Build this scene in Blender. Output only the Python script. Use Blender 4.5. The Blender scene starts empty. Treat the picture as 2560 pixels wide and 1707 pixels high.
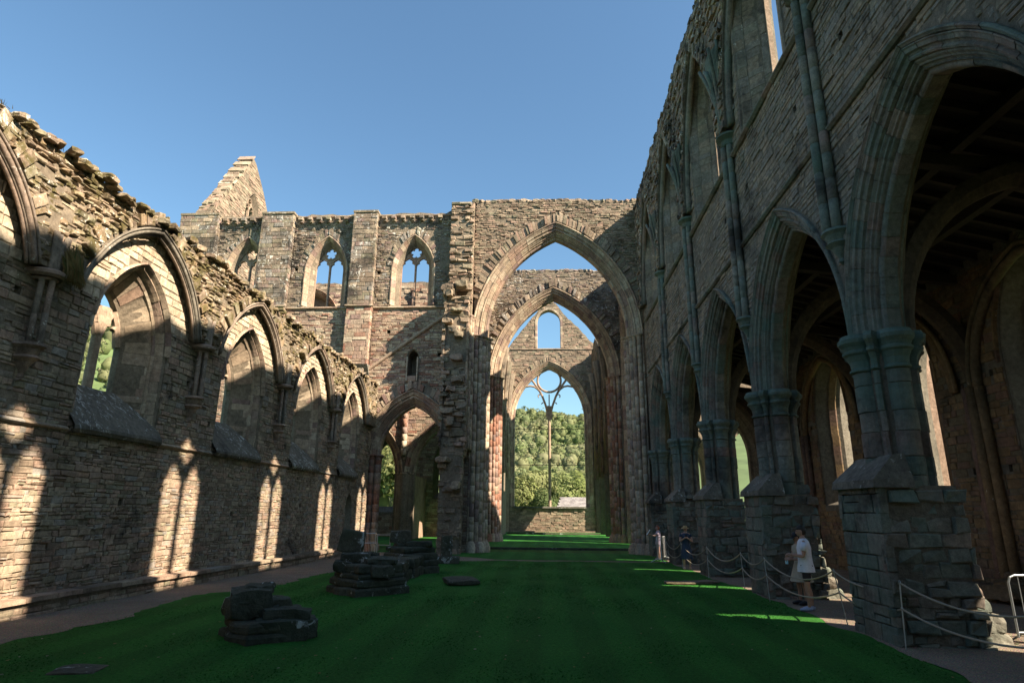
import bpy, bmesh, math, random
import numpy as np
from mathutils import Vector, Matrix, noise
from mathutils.geometry import tessellate_polygon
R = math.radians
rng = np.random.default_rng(7)
random.seed(7)
scn = bpy.context.scene
COL = scn.collection

# ------------------------------------------------------------------ camera, sky, sun, exposure
CX, CH, FPX, PIT, ROLL, YAW = -0.7459, 2.1, 1525.5, .2697, .0089, -.0559
cam = bpy.data.objects.new('camera', bpy.data.cameras.new('camera')); COL.objects.link(cam); scn.camera = cam
cam.data.sensor_width = 36; cam.data.lens = FPX / 2560 * 36; cam.data.clip_start = .05; cam.data.clip_end = 3000
_f = Vector((math.sin(YAW) * math.cos(PIT), math.cos(YAW) * math.cos(PIT), math.sin(PIT)))
_r = Vector((math.cos(YAW), -math.sin(YAW), 0)); _u = _r.cross(_f)
_ex = math.cos(ROLL) * _r + math.sin(ROLL) * _u; _ey = -math.sin(ROLL) * _r + math.cos(ROLL) * _u
M = Matrix((_ex, _ey, -_f)).transposed().to_4x4(); M.translation = (CX, 0, CH); cam.matrix_world = M
CAM = np.array([CX, 0, CH]); RR = np.array([_ex, _ey, _f])

SUN = Vector((1, -.488, .855)).normalized()
elev = math.asin(SUN.z); rot = math.atan2(SUN.x, SUN.y)
w = bpy.data.worlds.new('World'); scn.world = w; w.use_nodes = True
nt = w.node_tree; bg = nt.nodes['Background']; sk = nt.nodes.new('ShaderNodeTexSky')
sk.sky_type = 'NISHITA'; sk.sun_disc = False; sk.sun_elevation = elev; sk.sun_rotation = rot
sk.altitude = 20; sk.air_density = 1.25; sk.dust_density = .9; sk.ozone_density = 2.5
tn = nt.nodes.new('ShaderNodeMix'); tn.data_type = 'RGBA'; tn.blend_type = 'MULTIPLY'; tn.inputs[0].default_value = 1; tn.inputs[7].default_value = (.80, .97, 1.0, 1)
nt.links.new(sk.outputs[0], tn.inputs[6]); nt.links.new(tn.outputs[2], bg.inputs[0]); bg.inputs[1].default_value = .067
sl = bpy.data.lights.new('sun', 'SUN'); sl.energy = 5.0; sl.angle = R(.53); sl.color = (1, .84, .65)
so = bpy.data.objects.new('sun', sl); COL.objects.link(so); so.rotation_euler = SUN.to_track_quat('Z', 'Y').to_euler()
scn.view_settings.view_transform = 'Standard'; scn.view_settings.look = 'None'; scn.view_settings.exposure = 1.6
scn.view_settings.gamma = 1; scn.view_settings.use_curve_mapping = False
scn.cycles.max_bounces = 6; scn.cycles.diffuse_bounces = 4

# ------------------------------------------------------------------ object helpers
def put(name, me, mat=None, parent=None, **p):
    o = bpy.data.objects.new(name, me); COL.objects.link(o)
    if mat is not None: me.materials.append(mat)
    if parent is not None: o.parent = parent; o.matrix_parent_inverse = parent.matrix_world.inverted() if False else Matrix.Identity(4)
    for k, v in p.items(): o[k] = v
    return o
def thing(name, label, cat, group=None, kind=None):
    o = bpy.data.objects.new(name, None); COL.objects.link(o); o.empty_display_size = .3
    o['label'] = label; o['category'] = cat
    if group: o['group'] = group
    if kind: o['kind'] = kind
    return o
def tag(o, label, cat, group=None):
    o['label'] = label; o['category'] = cat
    if group: o['group'] = group
    return o
def npmesh(name, V, Q=None, T=None, rnd=None, smooth=False):
    me = bpy.data.meshes.new(name); V = np.asarray(V, np.float32)
    nq = 0 if Q is None else len(Q); n3 = 0 if T is None else len(T)
    idx = np.concatenate([np.asarray(Q, np.int32).ravel() if nq else np.zeros(0, np.int32), np.asarray(T, np.int32).ravel() if n3 else np.zeros(0, np.int32)])
    me.vertices.add(len(V)); me.vertices.foreach_set('co', V.ravel())
    me.loops.add(len(idx)); me.loops.foreach_set('vertex_index', idx)
    st = np.concatenate([np.arange(nq) * 4, nq * 4 + np.arange(n3) * 3]).astype(np.int32)
    me.polygons.add(nq + n3); me.polygons.foreach_set('loop_start', st)
    me.polygons.foreach_set('use_smooth', np.full(nq + n3, bool(smooth)))
    a = me.attributes.new('rnd', 'FLOAT', 'POINT')
    if rnd is None: rnd = .5
    a.data.foreach_set('value', np.broadcast_to(np.asarray(rnd, np.float32), (len(V),)).copy())
    me.update(calc_edges=True); return me
class MB:                       # collects quads / tris into one mesh
    def __init__(s): s.V = []; s.Q = []; s.T = []; s.n = 0; s.R = []
    def add(s, V, Q=(), T=(), rnd=.5):
        V = np.asarray(V, float).reshape(-1, 3)
        if len(Q): s.Q.append(np.asarray(Q) + s.n)
        if len(T): s.T.append(np.asarray(T) + s.n)
        s.V.append(V); s.R.append(np.full(len(V), rnd)); s.n += len(V)
    def build(s, name, mat, parent=None, smooth=False, **p):
        me = npmesh(name, np.concatenate(s.V), np.concatenate(s.Q) if s.Q else None, np.concatenate(s.T) if s.T else None, np.concatenate(s.R), smooth)
        return put(name, me, mat, parent, **p)
def box(c, d, rz=0, rnd=.5):
    c = np.array(c, float); d = np.array(d, float) / 2
    V = np.array([[x, y, z] for z in (-1, 1) for y in (-1, 1) for x in (-1, 1)]) * d
    a = math.cos(rz); b = math.sin(rz); V = np.stack([V[:, 0] * a - V[:, 1] * b, V[:, 0] * b + V[:, 1] * a, V[:, 2]], 1) + c
    return V, [(0, 1, 3, 2), (4, 6, 7, 5), (0, 4, 5, 1), (2, 3, 7, 6), (0, 2, 6, 4), (1, 5, 7, 3)]
def grid_quads(nr, nc, wrap=False):
    i = np.arange(nr - 1)[:, None]; j = np.arange(nc if wrap else nc - 1)[None]
    j2 = (j + 1) % nc
    return np.stack([i * nc + j, i * nc + j2, (i + 1) * nc + j2, (i + 1) * nc + j], -1).reshape(-1, 4)
def tube(P, r, n=8, cap=True):
    P = np.asarray(P, float); r = np.broadcast_to(r, (len(P),))
    T = np.gradient(P, axis=0); T /= np.linalg.norm(T, axis=1)[:, None] + 1e-9
    up = np.array([0, 0, 1.]) if abs(T[0][2]) < .9 else np.array([0, 1., 0])
    V = []
    for p, t, q in zip(P, T, r):
        a = np.cross(up, t); a /= np.linalg.norm(a) + 1e-9; b = np.cross(t, a); up = b
        th = np.arange(n) / n * 2 * math.pi
        V.append(p + q * (np.cos(th)[:, None] * a + np.sin(th)[:, None] * b))
    V = np.concatenate(V); Q = grid_quads(len(P), n, True); Tr = []
    if cap:
        c0, c1 = len(V), len(V) + 1; V = np.concatenate([V, P[:1], P[-1:]])
        Tr = [(c0, (k + 1) % n, k) for k in range(n)] + [(c1, (len(P) - 1) * n + k, (len(P) - 1) * n + (k + 1) % n) for k in range(n)]
    return V, Q, Tr
def fbm(x, y, s=1., seed=0.):
    return noise.fractal(Vector((x * s + seed, y * s - seed, seed * .37)), 1., 2., 4)
class Fr:                       # a wall face: s along, t up, d out of the wall
    def __init__(s, O, U, N, V=(0, 0, 1)): s.O, s.U, s.N, s.V = (np.array(a, float) for a in (O, U, N, V))
    def P(s, a, b, d):
        a, b, d = np.broadcast_arrays(np.asarray(a, float), np.asarray(b, float), np.asarray(d, float))
        return s.O + a[..., None] * s.U + b[..., None] * s.V + d[..., None] * s.N
class Arch:                     # pointed opening
    def __init__(s, sc, w, zs, rise, z0, skew=0):
        s.sc, s.w, s.zs, s.z0 = sc, w, zs, z0; s.R = (rise * rise + w * w) / (2 * w); s.c = s.R - w
    def half(s, o, n):
        ro = s.R + o; t = np.linspace(0, math.acos(max(-1, min(1, s.c / ro))), n); return -s.c + ro * np.cos(t), s.zs + ro * np.sin(t)
    def loop(s, o=0, dz=0, n=10):
        a, z = s.half(o, n); zb = s.z0 - max(0, min(o, .0)) + dz
        L = [(s.sc - s.w - o, zb)] + [(s.sc - x, y) for x, y in zip(a, z)] + [(s.sc + x, y) for x, y in list(zip(a, z))[::-1][1:]] + [(s.sc + s.w + o, zb)]
        return np.array(L)
    def inside(s, a, b, o=0, dz=0):
        x = np.abs(a - s.sc)
        return (b > s.z0 + dz) & np.where(b <= s.zs, x < s.w + o, (x + s.c) ** 2 + (b - s.zs) ** 2 < (s.R + o) ** 2)
    def apex(s, o=0): return s.zs + math.sqrt((s.R + o) ** 2 - s.c ** 2)
class Rect:
    def __init__(s, a0, a1, b0, b1): s.r = (a0, a1, b0, b1)
    def loop(s, o=0, dz=0, n=0):
        a0, a1, b0, b1 = s.r; return np.array([(a0 - o, b0 - o + dz), (a0 - o, b1 + o), (a1 + o, b1 + o), (a1 + o, b0 - o + dz)])
    def inside(s, a, b, o=0, dz=0):
        a0, a1, b0, b1 = s.r; return (a > a0 - o) & (a < a1 + o) & (b > b0 - o + dz) & (b < b1 + o)
def ragged(pts, amp=.15, seed=0., step=.35):
    xs = np.array([p[0] for p in pts], float); zs = np.array([p[1] for p in pts], float)
    g = np.arange(xs[0], xs[-1] + step, step); g[-1] = xs[-1]
    nz = np.array([fbm(q, 0, 1.3, seed) for q in g]) * amp * 1.6 + rng.uniform(-.4, .4, len(g)) * amp
    gz = np.interp(g, xs, zs) + nz
    return g, gz
def core(root, F, g, gz, zb, th, ops, mat, name='rubble_core', d0=-.035, back=True, notch=()):
    """solid wall between s=g[0]..g[-1]; ops: list of (shape, steps[(d,o,dz)])"""
    mb = MB(); outer = [(g[0], zb)]
    for a, o in sorted(notch, key=lambda q: q[0].sc):
        L = [p for p in a.loop(o, 0, 24)[1:-1] if p[1] > zb + .02]; L = [(L[0][0] - .005, zb)] + L + [(L[-1][0] + .005, zb)]; outer += [(max(p[0], g[0] + .01), p[1]) for p in L]
    outer += [(g[-1], zb)] + list(zip(g[::-1], gz[::-1]))
    def face(k, d):
        loops = [outer] + [[tuple(p) for p in sh.loop(st[k][1], st[k][2])] for sh, st in ops if k == 0 or st[-1][0] <= -th + .01]
        flat = [p for l in loops for p in l]
        tr = tessellate_polygon([[Vector((p[0], p[1], 0)) for p in l] for l in loops])
        fp = np.array(flat); mb.add(F.P(fp[:, 0], fp[:, 1], d), T=np.array(tr))
    face(0, d0); face(-1, -th)
    oo = np.array(outer + outer[:1]); V = np.concatenate([F.P(oo[:, 0], oo[:, 1], d0), F.P(oo[:, 0], oo[:, 1], -th)])
    mb.add(V, grid_quads(2, len(oo)))
    for sh, st in ops:
        L = [F.P(l[:, 0], l[:, 1], d) for d, l in ((d, sh.loop(o, dz)) for d, o, dz in st)]
        mb.add(np.concatenate(L), grid_quads(len(st), len(L[0]), True))
        if st[-1][0] > -th + .01: n = len(L[-1]); mb.add(np.concatenate([L[-1], L[-1].mean(0)[None]]), T=[(k, (k + 1) % n, n) for k in range(n)])
    return mb.build(name, mat, root)
SQ = np.array([[0, 1, 5, 4], [1, 2, 6, 5], [2, 3, 7, 6], [3, 0, 4, 7], [4, 5, 9, 8], [5, 6, 10, 9], [6, 7, 11, 10], [7, 4, 8, 11], [8, 9, 10, 11]])
class Pieces:                   # many stones: the largest in view become parts, the rest one mesh
    def __init__(s): s.L = []
    def stones(s, V, rnd):      # V (n,12,3)
        for k in range(len(V)): s.L.append((V[k], SQ, None, rnd[k]))
    def add(s, V, Q, rnd=.5, T=None): s.L.append((np.asarray(V, float), np.asarray(Q), T, rnd))
    def finish(s, root, name, mat, n=300, rest='small_stones', smooth=False):
        if not s.L: return
        lo = np.array([p[0].min(0) for p in s.L]); hi = np.array([p[0].max(0) for p in s.L]); c = (lo + hi) / 2 - CAM
        q = c @ RR.T; dep = q[:, 2]; px = 1280 + FPX * q[:, 0] / np.maximum(dep, .1); py = 853 - FPX * q[:, 1] / np.maximum(dep, .1)
        vis = (dep > .5) & (px > -20) & (px < 2580) & (py > -20) & (py < 1727)
        sz = np.sqrt(np.prod(np.sort(hi - lo, 1)[:, 1:], axis=1)) / np.maximum(dep, .1) * FPX
        sz = np.where(vis, sz, -1); order = np.argsort(-sz); take = [i for i in order[:n] if sz[i] > 7]
        ts = set(take)
        for i in take:
            V, Q, T, r = s.L[i]; put(name, npmesh(name, V, Q, T, r, smooth), mat, root)
        rest_i = [i for i in range(len(s.L)) if i not in ts]
        if rest_i:
            mb = MB()
            for i in rest_i: V, Q, T, r = s.L[i]; mb.add(V, Q, T if T is not None else (), r)
            mb.build(rest, mat, root, smooth, kind='stuff')
        s.L = []
def stone_geo(F, A, dep, bev, jit, dj, back=-.14, gap=.008):
    """A (n,4,2) corner quads; dep (n,) face depth"""
    n = len(A); c = A.mean(1, keepdims=True); A = A + rng.normal(0, jit, A.shape)
    sz = np.abs(A[:, 2] - A[:, 0]); A = c + (A - c) * (1 - 2 * gap / np.maximum(sz, .05))[:, None]
    b = np.minimum(bev, sz.min(1) * .28)
    inn = c + (A - c) * (1 - 2 * b[:, None] / np.maximum(sz, .04))[:, None].clip(.2, 1)
    inn = inn + rng.normal(0, jit * .4, inn.shape)
    D = dep[:, None] + rng.normal(0, dj, (n, 4))
    V = np.stack([F.P(A[..., 0], A[..., 1], np.minimum(back, D - .03)), F.P(A[..., 0], A[..., 1], D - b[:, None] * .9), F.P(inn[..., 0], inn[..., 1], D)], 1)
    return V.reshape(n, 12, 3)
def lay(F, s0, s1, t0, t1, mask, h=(.12, .22), l=(.22, .6), dmean=-.01, dvar=.018, bev=.016, jit=.008, dj=.004, pc=None, depfn=None, miss=.01, batter=None, gap=.008, rb=None, back=-.14):
    rows = []; t = t0
    while t < t1:
        hh = min(rng.uniform(*h), t1 - t + .05) if t1 - t > h[0] * .6 else t1 - t
        if hh < .03: break
        m = int((s1 - s0) / l[0]) + 3; L = rng.uniform(l[0], l[1], m) * (.7 + .6 * (hh - h[0]) / (h[1] - h[0] + 1e-6))
        e = s0 - rng.uniform(0, l[0]) + np.concatenate([[0], np.cumsum(L)]); a, b = e[:-1], e[1:]
        k = (b > s0 + .03) & (a < s1 - .03); a = np.maximum(a[k], s0); b = np.minimum(b[k], s1)
        # now and then two thin stones share a course
        rows.append(np.stack([a, b, np.full(len(a), t), np.full(len(a), t + hh)], 1)); t += hh
    S = np.concatenate(rows); sp = (rng.random(len(S)) < .16) & (S[:, 3] - S[:, 2] > h[0] * 1.25)
    if sp.any():
        A = S[sp].copy(); B = S[sp].copy(); mid = A[:, 2] + (A[:, 3] - A[:, 2]) * rng.uniform(.4, .6, len(A)); A[:, 3] = mid; B[:, 2] = mid; S = np.concatenate([S[~sp], A, B])
    K = 9; u = (np.arange(K) + .02) / (K - .96); ss = S[:, 0:1] + (S[:, 1] - S[:, 0])[:, None] * u
    ok = mask(ss, np.repeat(S[:, 2:3] + .01, K, 1)) & mask(ss, np.repeat(S[:, 3:4] - .01, K, 1))
    first_bad = np.where(ok.all(1), K, np.argmax(~ok, 1)); last_bad = np.where(ok.all(1), -1, K - 1 - np.argmax(~ok[:, ::-1], 1))
    W = S[:, 1] - S[:, 0]; A = S.copy(); lr = ok[:, 0] & (first_bad < K); rr = (~ok[:, 0]) & ok[:, -1]
    A[lr, 1] = S[lr, 0] + W[lr] * (first_bad[lr] - .6) / (K - 1); A[rr, 0] = S[rr, 0] + W[rr] * (last_bad[rr] + .6) / (K - 1)
    keep = (ok[:, 0] | ok[:, -1]) & (A[:, 1] - A[:, 0] > .05) & (rng.random(len(A)) > miss); A = A[keep]
    Q = np.stack([A[:, [0, 2]], A[:, [1, 2]], A[:, [1, 3]], A[:, [0, 3]]], 1)
    cs = A[:, :2].mean(1); ct = A[:, 2:].mean(1)
    dep = dmean + rng.normal(0, dvar, len(A)).clip(-1.6 * dvar, 3 * dvar)
    if depfn is not None: dep = dep + depfn(cs, ct)
    r = rng.random(len(A)) if rb is None else rb(cs, ct, rng.random(len(A)))
    V = stone_geo(F, Q, dep, bev, jit, dj, gap=gap, back=back)
    if pc is None: return V, r
    pc.stones(V, r)
def topmask(g, gz, m=0): return lambda a, b: b < np.interp(a, g, gz) - m
def wave(amp, sc, seed):
    ph = rng.uniform(0, 6.28, (5, 2)); fr = rng.normal(0, 1, (5, 2)) / sc
    return lambda a, b: amp * sum(np.sin(f[0] * a + f[1] * b + p[0]) for f, p in zip(fr, ph)) / 3
def sweep(F, arch, prof, t0, t1, seg, side):
    """prof (k,2) of (d,o) swept over the arch between fractions t0,t1 of its half"""
    t = np.linspace(t0, t1, seg + 1); V = []
    for o_d, o in prof:
        ro = arch.R + o; th = np.arccos(np.clip(arch.c / ro, -1, 1)) * t
        V.append(F.P(arch.sc + side * (-arch.c + ro * np.cos(th)), arch.zs + ro * np.sin(th), o_d))
    V = np.stack(V, 1).reshape(-1, 3); return V, grid_quads(seg + 1, len(prof))
def jamb(F, arch, prof, z0, z1, side):
    V = [];
    for z in (z0, z1): V += [F.P(arch.sc + side * (arch.w + o), z, d) for d, o in prof]
    return np.array(V), grid_quads(2, len(prof))
def voussoirs(pc, F, arch, prof, length=.34, seg=2, gap=.006, jz=None, hj=.4, jitter=.006, closed=True):
    prof = np.array(prof); om = prof[:, 1].mean(); S = (arch.R + om) * math.acos(min(1, arch.c / (arch.R + om)))
    for side in (-1, 1):
        n = max(3, int(S / length)); cuts = (np.arange(n + 1) + np.concatenate([[0], rng.uniform(-.22, .22, n - 1), [0]])) / n
        for a, b in zip(cuts[:-1], cuts[1:]):
            g = gap / S * .5; pr = prof + np.array([rng.normal(0, jitter), rng.normal(0, jitter * .5)])
            V, Q = sweep(F, arch, pr, a + g * 2, b - g * 2, seg, side); pc.add(V, Q, rng.random())
        if jz is not None:
            z = jz
            while z < arch.zs - .05:
                z2 = min(arch.zs, z + hj * rng.uniform(.7, 1.25))
                if arch.zs - z2 < .12: z2 = arch.zs
                pr = prof + np.array([rng.normal(0, jitter), rng.normal(0, jitter * .5)])
                V, Q = jamb(F, arch, pr, z + gap, z2 - gap, side); pc.add(V, Q, rng.random()); z = z2
def radial(pc, F, arch, o0, o1, dep=.0, length=.13, t0=0., dvar=.03, drop=.12):
    """ring of rough stones on edge over an arch"""
    S = (arch.R + o0) * math.acos(min(1, arch.c / (arch.R + o0)))
    for side in (-1, 1):
        t = t0
        while t < 1:
            dt = length * rng.uniform(.7, 1.5) / S; t2 = min(1, t + dt)
            if rng.random() > drop:
                oo = o1 + rng.normal(0, .08); q = []
                for tt, o in ((t, o0), (t2, o0), (t2, oo), (t, oo)):
                    ro = arch.R + o; th = math.acos(min(1, arch.c / ro)) * tt
                    q.append((arch.sc + side * (-arch.c + ro * math.cos(th)), arch.zs + ro * math.sin(th)))
                if side < 0: q = [q[1], q[0], q[3], q[2]]
                q = np.array(q); c = q.mean(0); q = c + (q - c) * .93
                inn = c + (q - c) * .82; d = dep + rng.normal(0, dvar)
                V = np.concatenate([F.P(q[:, 0], q[:, 1], -.12), F.P(q[:, 0], q[:, 1], d - .015), F.P(inn[:, 0], inn[:, 1], d)])
                pc.add(V, SQ, rng.random())
            t = t2
_u = np.linspace(-1, 1, 5)
def _cube(n):
    F_ = []; V = {}; key = lambda p: tuple(np.round(p, 4))
    u = np.linspace(-1, 1, n + 1); L = []; Q = []
    def vid(p):
        k = key(p)
        if k not in V: V[k] = len(L); L.append(p)
        return V[k]
    for ax in range(3):
        for sg in (-1, 1):
            for i in range(n):
                for j in range(n):
                    q = []
                    for a, b in ((i, j), (i + 1, j), (i + 1, j + 1), (i, j + 1)):
                        p = [0, 0, 0]; p[ax] = sg; p[(ax + 1) % 3] = u[a]; p[(ax + 2) % 3] = u[b]; q.append(vid(p))
                    Q.append(q if sg > 0 else q[::-1])
    return np.array(L, float), np.array(Q)
CUBE = {n: _cube(n) for n in (2, 4, 6, 10)}
def rock(c, d, rz=0, n=4, amp=.05, rough=.0, seed=None, tilt=(0, 0)):
    V, Q = CUBE[n]; seed = rng.uniform(0, 100) if seed is None else seed
    p = V * (1 - .10 * (np.abs(V[:, [1, 2, 0]]) * np.abs(V[:, [2, 0, 1]])) ** 3)       # eased corners
    p = p * np.array(d) / 2
    N = np.array([noise.noise_vector(Vector(q * (1.6 / max(.15, min(d))) * .6 + seed)) for q in p])
    p = p + N * amp
    if rough: p = p + np.array([noise.noise_vector(Vector(q * 9 + seed * 2)) for q in p]) * rough
    e = Matrix.Rotation(rz, 3, 'Z') @ Matrix.Rotation(tilt[0], 3, 'X') @ Matrix.Rotation(tilt[1], 3, 'Y')
    return p @ np.array(e).T + np.array(c), Q
# ------------------------------------------------------------------ materials
def mat_new(name):
    m = bpy.data.materials.new(name); m.use_nodes = True; t = m.node_tree; b = t.nodes['Principled BSDF']; return m, t, b
def nd(t, ty, **k):
    n = t.nodes.new(ty)
    for a, v in k.items():
        if a in n.inputs.keys(): n.inputs[a].default_value = v
        else: setattr(n, a, v)
    return n
def ramp(t, fac, stops, interp='LINEAR'):
    n = t.nodes.new('ShaderNodeValToRGB'); n.color_ramp.interpolation = interp; e = n.color_ramp.elements
    while len(e) < len(stops): e.new(.5)
    for el, (p, c) in zip(e, stops): el.position = p; el.color = (*c, 1) if len(c) == 3 else c
    t.links.new(fac, n.inputs[0]); return n.outputs[0]
def mixc(t, fac, a, b, mode='MIX'):
    n = t.nodes.new('ShaderNodeMix'); n.data_type = 'RGBA'; n.blend_type = mode
    for s, v in ((n.inputs[0], fac), (n.inputs[6], a), (n.inputs[7], b)):
        if hasattr(v, 'links'): t.links.new(v, s)
        else: s.default_value = v if not isinstance(v, tuple) else (*v, 1)
    return n.outputs[2]
def noise_n(t, co, scale, detail=4, rough=.6, dist=0):
    n = nd(t, 'ShaderNodeTexNoise'); n.inputs['Scale'].default_value = scale; n.inputs['Detail'].default_value = detail
    n.inputs['Roughness'].default_value = rough; n.inputs['Distortion'].default_value = dist; t.links.new(co, n.inputs['Vector']); return n.outputs['Fac']
def G(v): return (v, v, v)
def stone_mat(name, pal, lichen=0., soot=0., green=0., bump=.5, lichcol=(.70, .68, .61), sootcol=(.035, .033, .03), greencol=(.06, .085, .05), moss=0., rough=.92, lsc=1.):
    m, t, b = mat_new(name); co = nd(t, 'ShaderNodeNewGeometry').outputs['Position']
    at = nd(t, 'ShaderNodeAttribute'); at.attribute_name = 'rnd'
    k = len(pal); base = ramp(t, at.outputs['Fac'], [((i + .5) / k, c) for i, c in enumerate(pal)])
    n1 = noise_n(t, co, 1.1, 3); n2 = noise_n(t, co, 9, 5, .65); n3 = noise_n(t, co, 45, 3, .7)
    base = mixc(t, 1., base, ramp(t, n1, [(.3, G(.72)), (.7, G(1.25))]), 'MULTIPLY')
    base = mixc(t, 1., base, ramp(t, n2, [(.28, G(.6)), (.72, G(1.32))]), 'MULTIPLY')
    base = mixc(t, .6, base, ramp(t, n3, [(.3, G(.65)), (.7, G(1.3))]), 'MULTIPLY')
    if green:
        gn = noise_n(t, co, .55, 4, .6, .4); base = mixc(t, ramp(t, gn, [(.62 - .3 * green, G(0)), (.85 - .2 * green, G(.85))]), base, greencol)
    if soot:
        sn = noise_n(t, co, .5, 6, .68, .5); base = mixc(t, ramp(t, sn, [(.66 - .32 * soot, G(0)), (.74 - .2 * soot, G(.88))]), base, sootcol)
    if moss:
        mn = noise_n(t, co, 2.6, 5, .7, .3); base = mixc(t, ramp(t, mn, [(.66 - .22 * moss, G(0)), (.78 - .2 * moss, G(.8))]), base, (.085, .075, .018))
    if lichen:
        ln = noise_n(t, co, 6.5 * lsc, 6, .75, .6); lm = noise_n(t, co, .7, 3, .6)
        a = t.nodes.new('ShaderNodeMath'); a.operation = 'ADD'; t.links.new(ln, a.inputs[0])
        s2 = t.nodes.new('ShaderNodeMath'); s2.operation = 'MULTIPLY_ADD'; t.links.new(lm, s2.inputs[0]); s2.inputs[1].default_value = .35; s2.inputs[2].default_value = -.175
        t.links.new(s2.outputs[0], a.inputs[1])
        base = mixc(t, ramp(t, a.outputs[0], [(.70 - .16 * lichen, G(0)), (.76 - .16 * lichen, G(.9))]), base, lichcol)
    t.links.new(base, b.inputs['Base Color']); b.inputs['Roughness'].default_value = rough; b.inputs['Specular IOR Level'].default_value = .25
    bn = nd(t, 'ShaderNodeBump'); bn.inputs['Strength'].default_value = bump; bn.inputs['Distance'].default_value = .03
    s = t.nodes.new('ShaderNodeMath'); s.operation = 'MULTIPLY_ADD'; t.links.new(n3, s.inputs[0]); s.inputs[1].default_value = .4; t.links.new(n2, s.inputs[2])
    t.links.new(s.outputs[0], bn.inputs['Height']); t.links.new(bn.outputs[0], b.inputs['Normal'])
    return m
def plain(name, col, rough=.7, metal=0., var=.15, scale=8, bump=0.):
    m, t, b = mat_new(name); co = nd(t, 'ShaderNodeNewGeometry').outputs['Position']; n = noise_n(t, co, scale, 4)
    c = mixc(t, 1., col, ramp(t, n, [(.3, G(1 - var)), (.7, G(1 + var))]), 'MULTIPLY'); t.links.new(c, b.inputs['Base Color'])
    b.inputs['Roughness'].default_value = rough; b.inputs['Metallic'].default_value = metal
    if bump:
        bn = nd(t, 'ShaderNodeBump'); bn.inputs['Strength'].default_value = bump; bn.inputs['Distance'].default_value = .02; t.links.new(n, bn.inputs['Height']); t.links.new(bn.outputs[0], b.inputs['Normal'])
    return m
BUFF = (.38, .30, .215); PINK = (.34, .235, .175); RED = (.27, .14, .10); PALE = (.50, .42, .315); GREY = (.27, .25, .22); BRN = (.22, .165, .12); OLV = (.25, .225, .155); PURP = (.24, .165, .145)
M_AISLE = stone_mat('coursed_rubble_buff', [BRN, BUFF, GREY, PINK, OLV, BUFF, PINK], lichen=.18, soot=.18, bump=.7)
M_SPAN = stone_mat('weathered_rubble_spandrel', [BRN, BUFF, OLV, (.30, .21, .13), BUFF, BRN], lichen=.7, soot=.3, moss=.95, bump=.9)
M_HOOD = stone_mat('weathered_hood_mould', [(.24, .20, .16), (.30, .22, .17), (.2, .18, .145)], lichen=.55, soot=.4, bump=.6)
M_PANEL = stone_mat('pale_vault_web_stone', [PALE, BUFF, PALE, (.40, .30, .21), PALE], lichen=.1, bump=.5)
M_DARKL = stone_mat('dark_lichened_rubble', [BRN, GREY, BRN, OLV, PURP, BUFF], lichen=.7, soot=.55, moss=.25, bump=.8, lsc=.8)
M_PINK = stone_mat('pink_coursed_rubble', [PINK, BUFF, PURP, PINK, PALE, BUFF, RED], lichen=.1, bump=.7)
M_BROWN = stone_mat('brown_rubble', [BRN, BUFF, BRN, OLV, PINK], lichen=.35, soot=.2, moss=.2, bump=.8)
M_ASH = stone_mat('dressed_sandstone', [PINK, BUFF, PALE, (.36, .27, .2), BUFF, PURP, BUFF], lichen=.15, soot=.12, bump=.35)
M_RED = stone_mat('red_sandstone_shaft', [RED, (.30, .15, .10), PINK, PURP, BUFF], lichen=.05, bump=.4)
M_GREEN = stone_mat('teal_mottled_ashlar', [(.18, .185, .155), (.24, .20, .165), (.14, .165, .14), (.22, .155, .13), (.15, .17, .145)], green=.5, soot=.42, bump=.45, greencol=(.09, .16, .13))  # grey-green ashlar with teal and near-black blotches at random
M_SWALL = stone_mat('grey_brown_rubble', [(.25, .205, .155), (.22, .205, .18), (.20, .165, .13), (.28, .225, .165), (.225, .205, .155), (.20, .185, .155)], lichen=.25, soot=.35, green=.15, bump=.7)
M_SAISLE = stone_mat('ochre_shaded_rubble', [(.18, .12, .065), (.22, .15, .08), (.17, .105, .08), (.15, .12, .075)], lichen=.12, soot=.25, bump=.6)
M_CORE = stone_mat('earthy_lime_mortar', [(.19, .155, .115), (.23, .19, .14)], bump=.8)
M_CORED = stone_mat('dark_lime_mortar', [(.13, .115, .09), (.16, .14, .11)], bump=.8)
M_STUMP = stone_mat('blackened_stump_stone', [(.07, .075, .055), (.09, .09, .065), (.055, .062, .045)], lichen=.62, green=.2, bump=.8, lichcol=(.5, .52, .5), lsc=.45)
M_SILL = stone_mat('lichened_sill_slab', [(.13, .12, .10), (.16, .145, .115)], lichen=.85, soot=.3, bump=.6, lichcol=(.45, .46, .43))
M_DARKAISLE = stone_mat('shade_darkened_arch_stone', [(.07, .055, .04), (.09, .07, .05), (.06, .05, .04)], soot=.4, bump=.5)  # darker variant of the aisle stone; the roofed interior's shade is in its colour
M_TIMBER = plain('dark_roof_timber', (.035, .026, .018), .8, var=.3, scale=14)
M_ROOFB = plain('roof_board', (.015, .012, .01), .9, var=.3)
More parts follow.
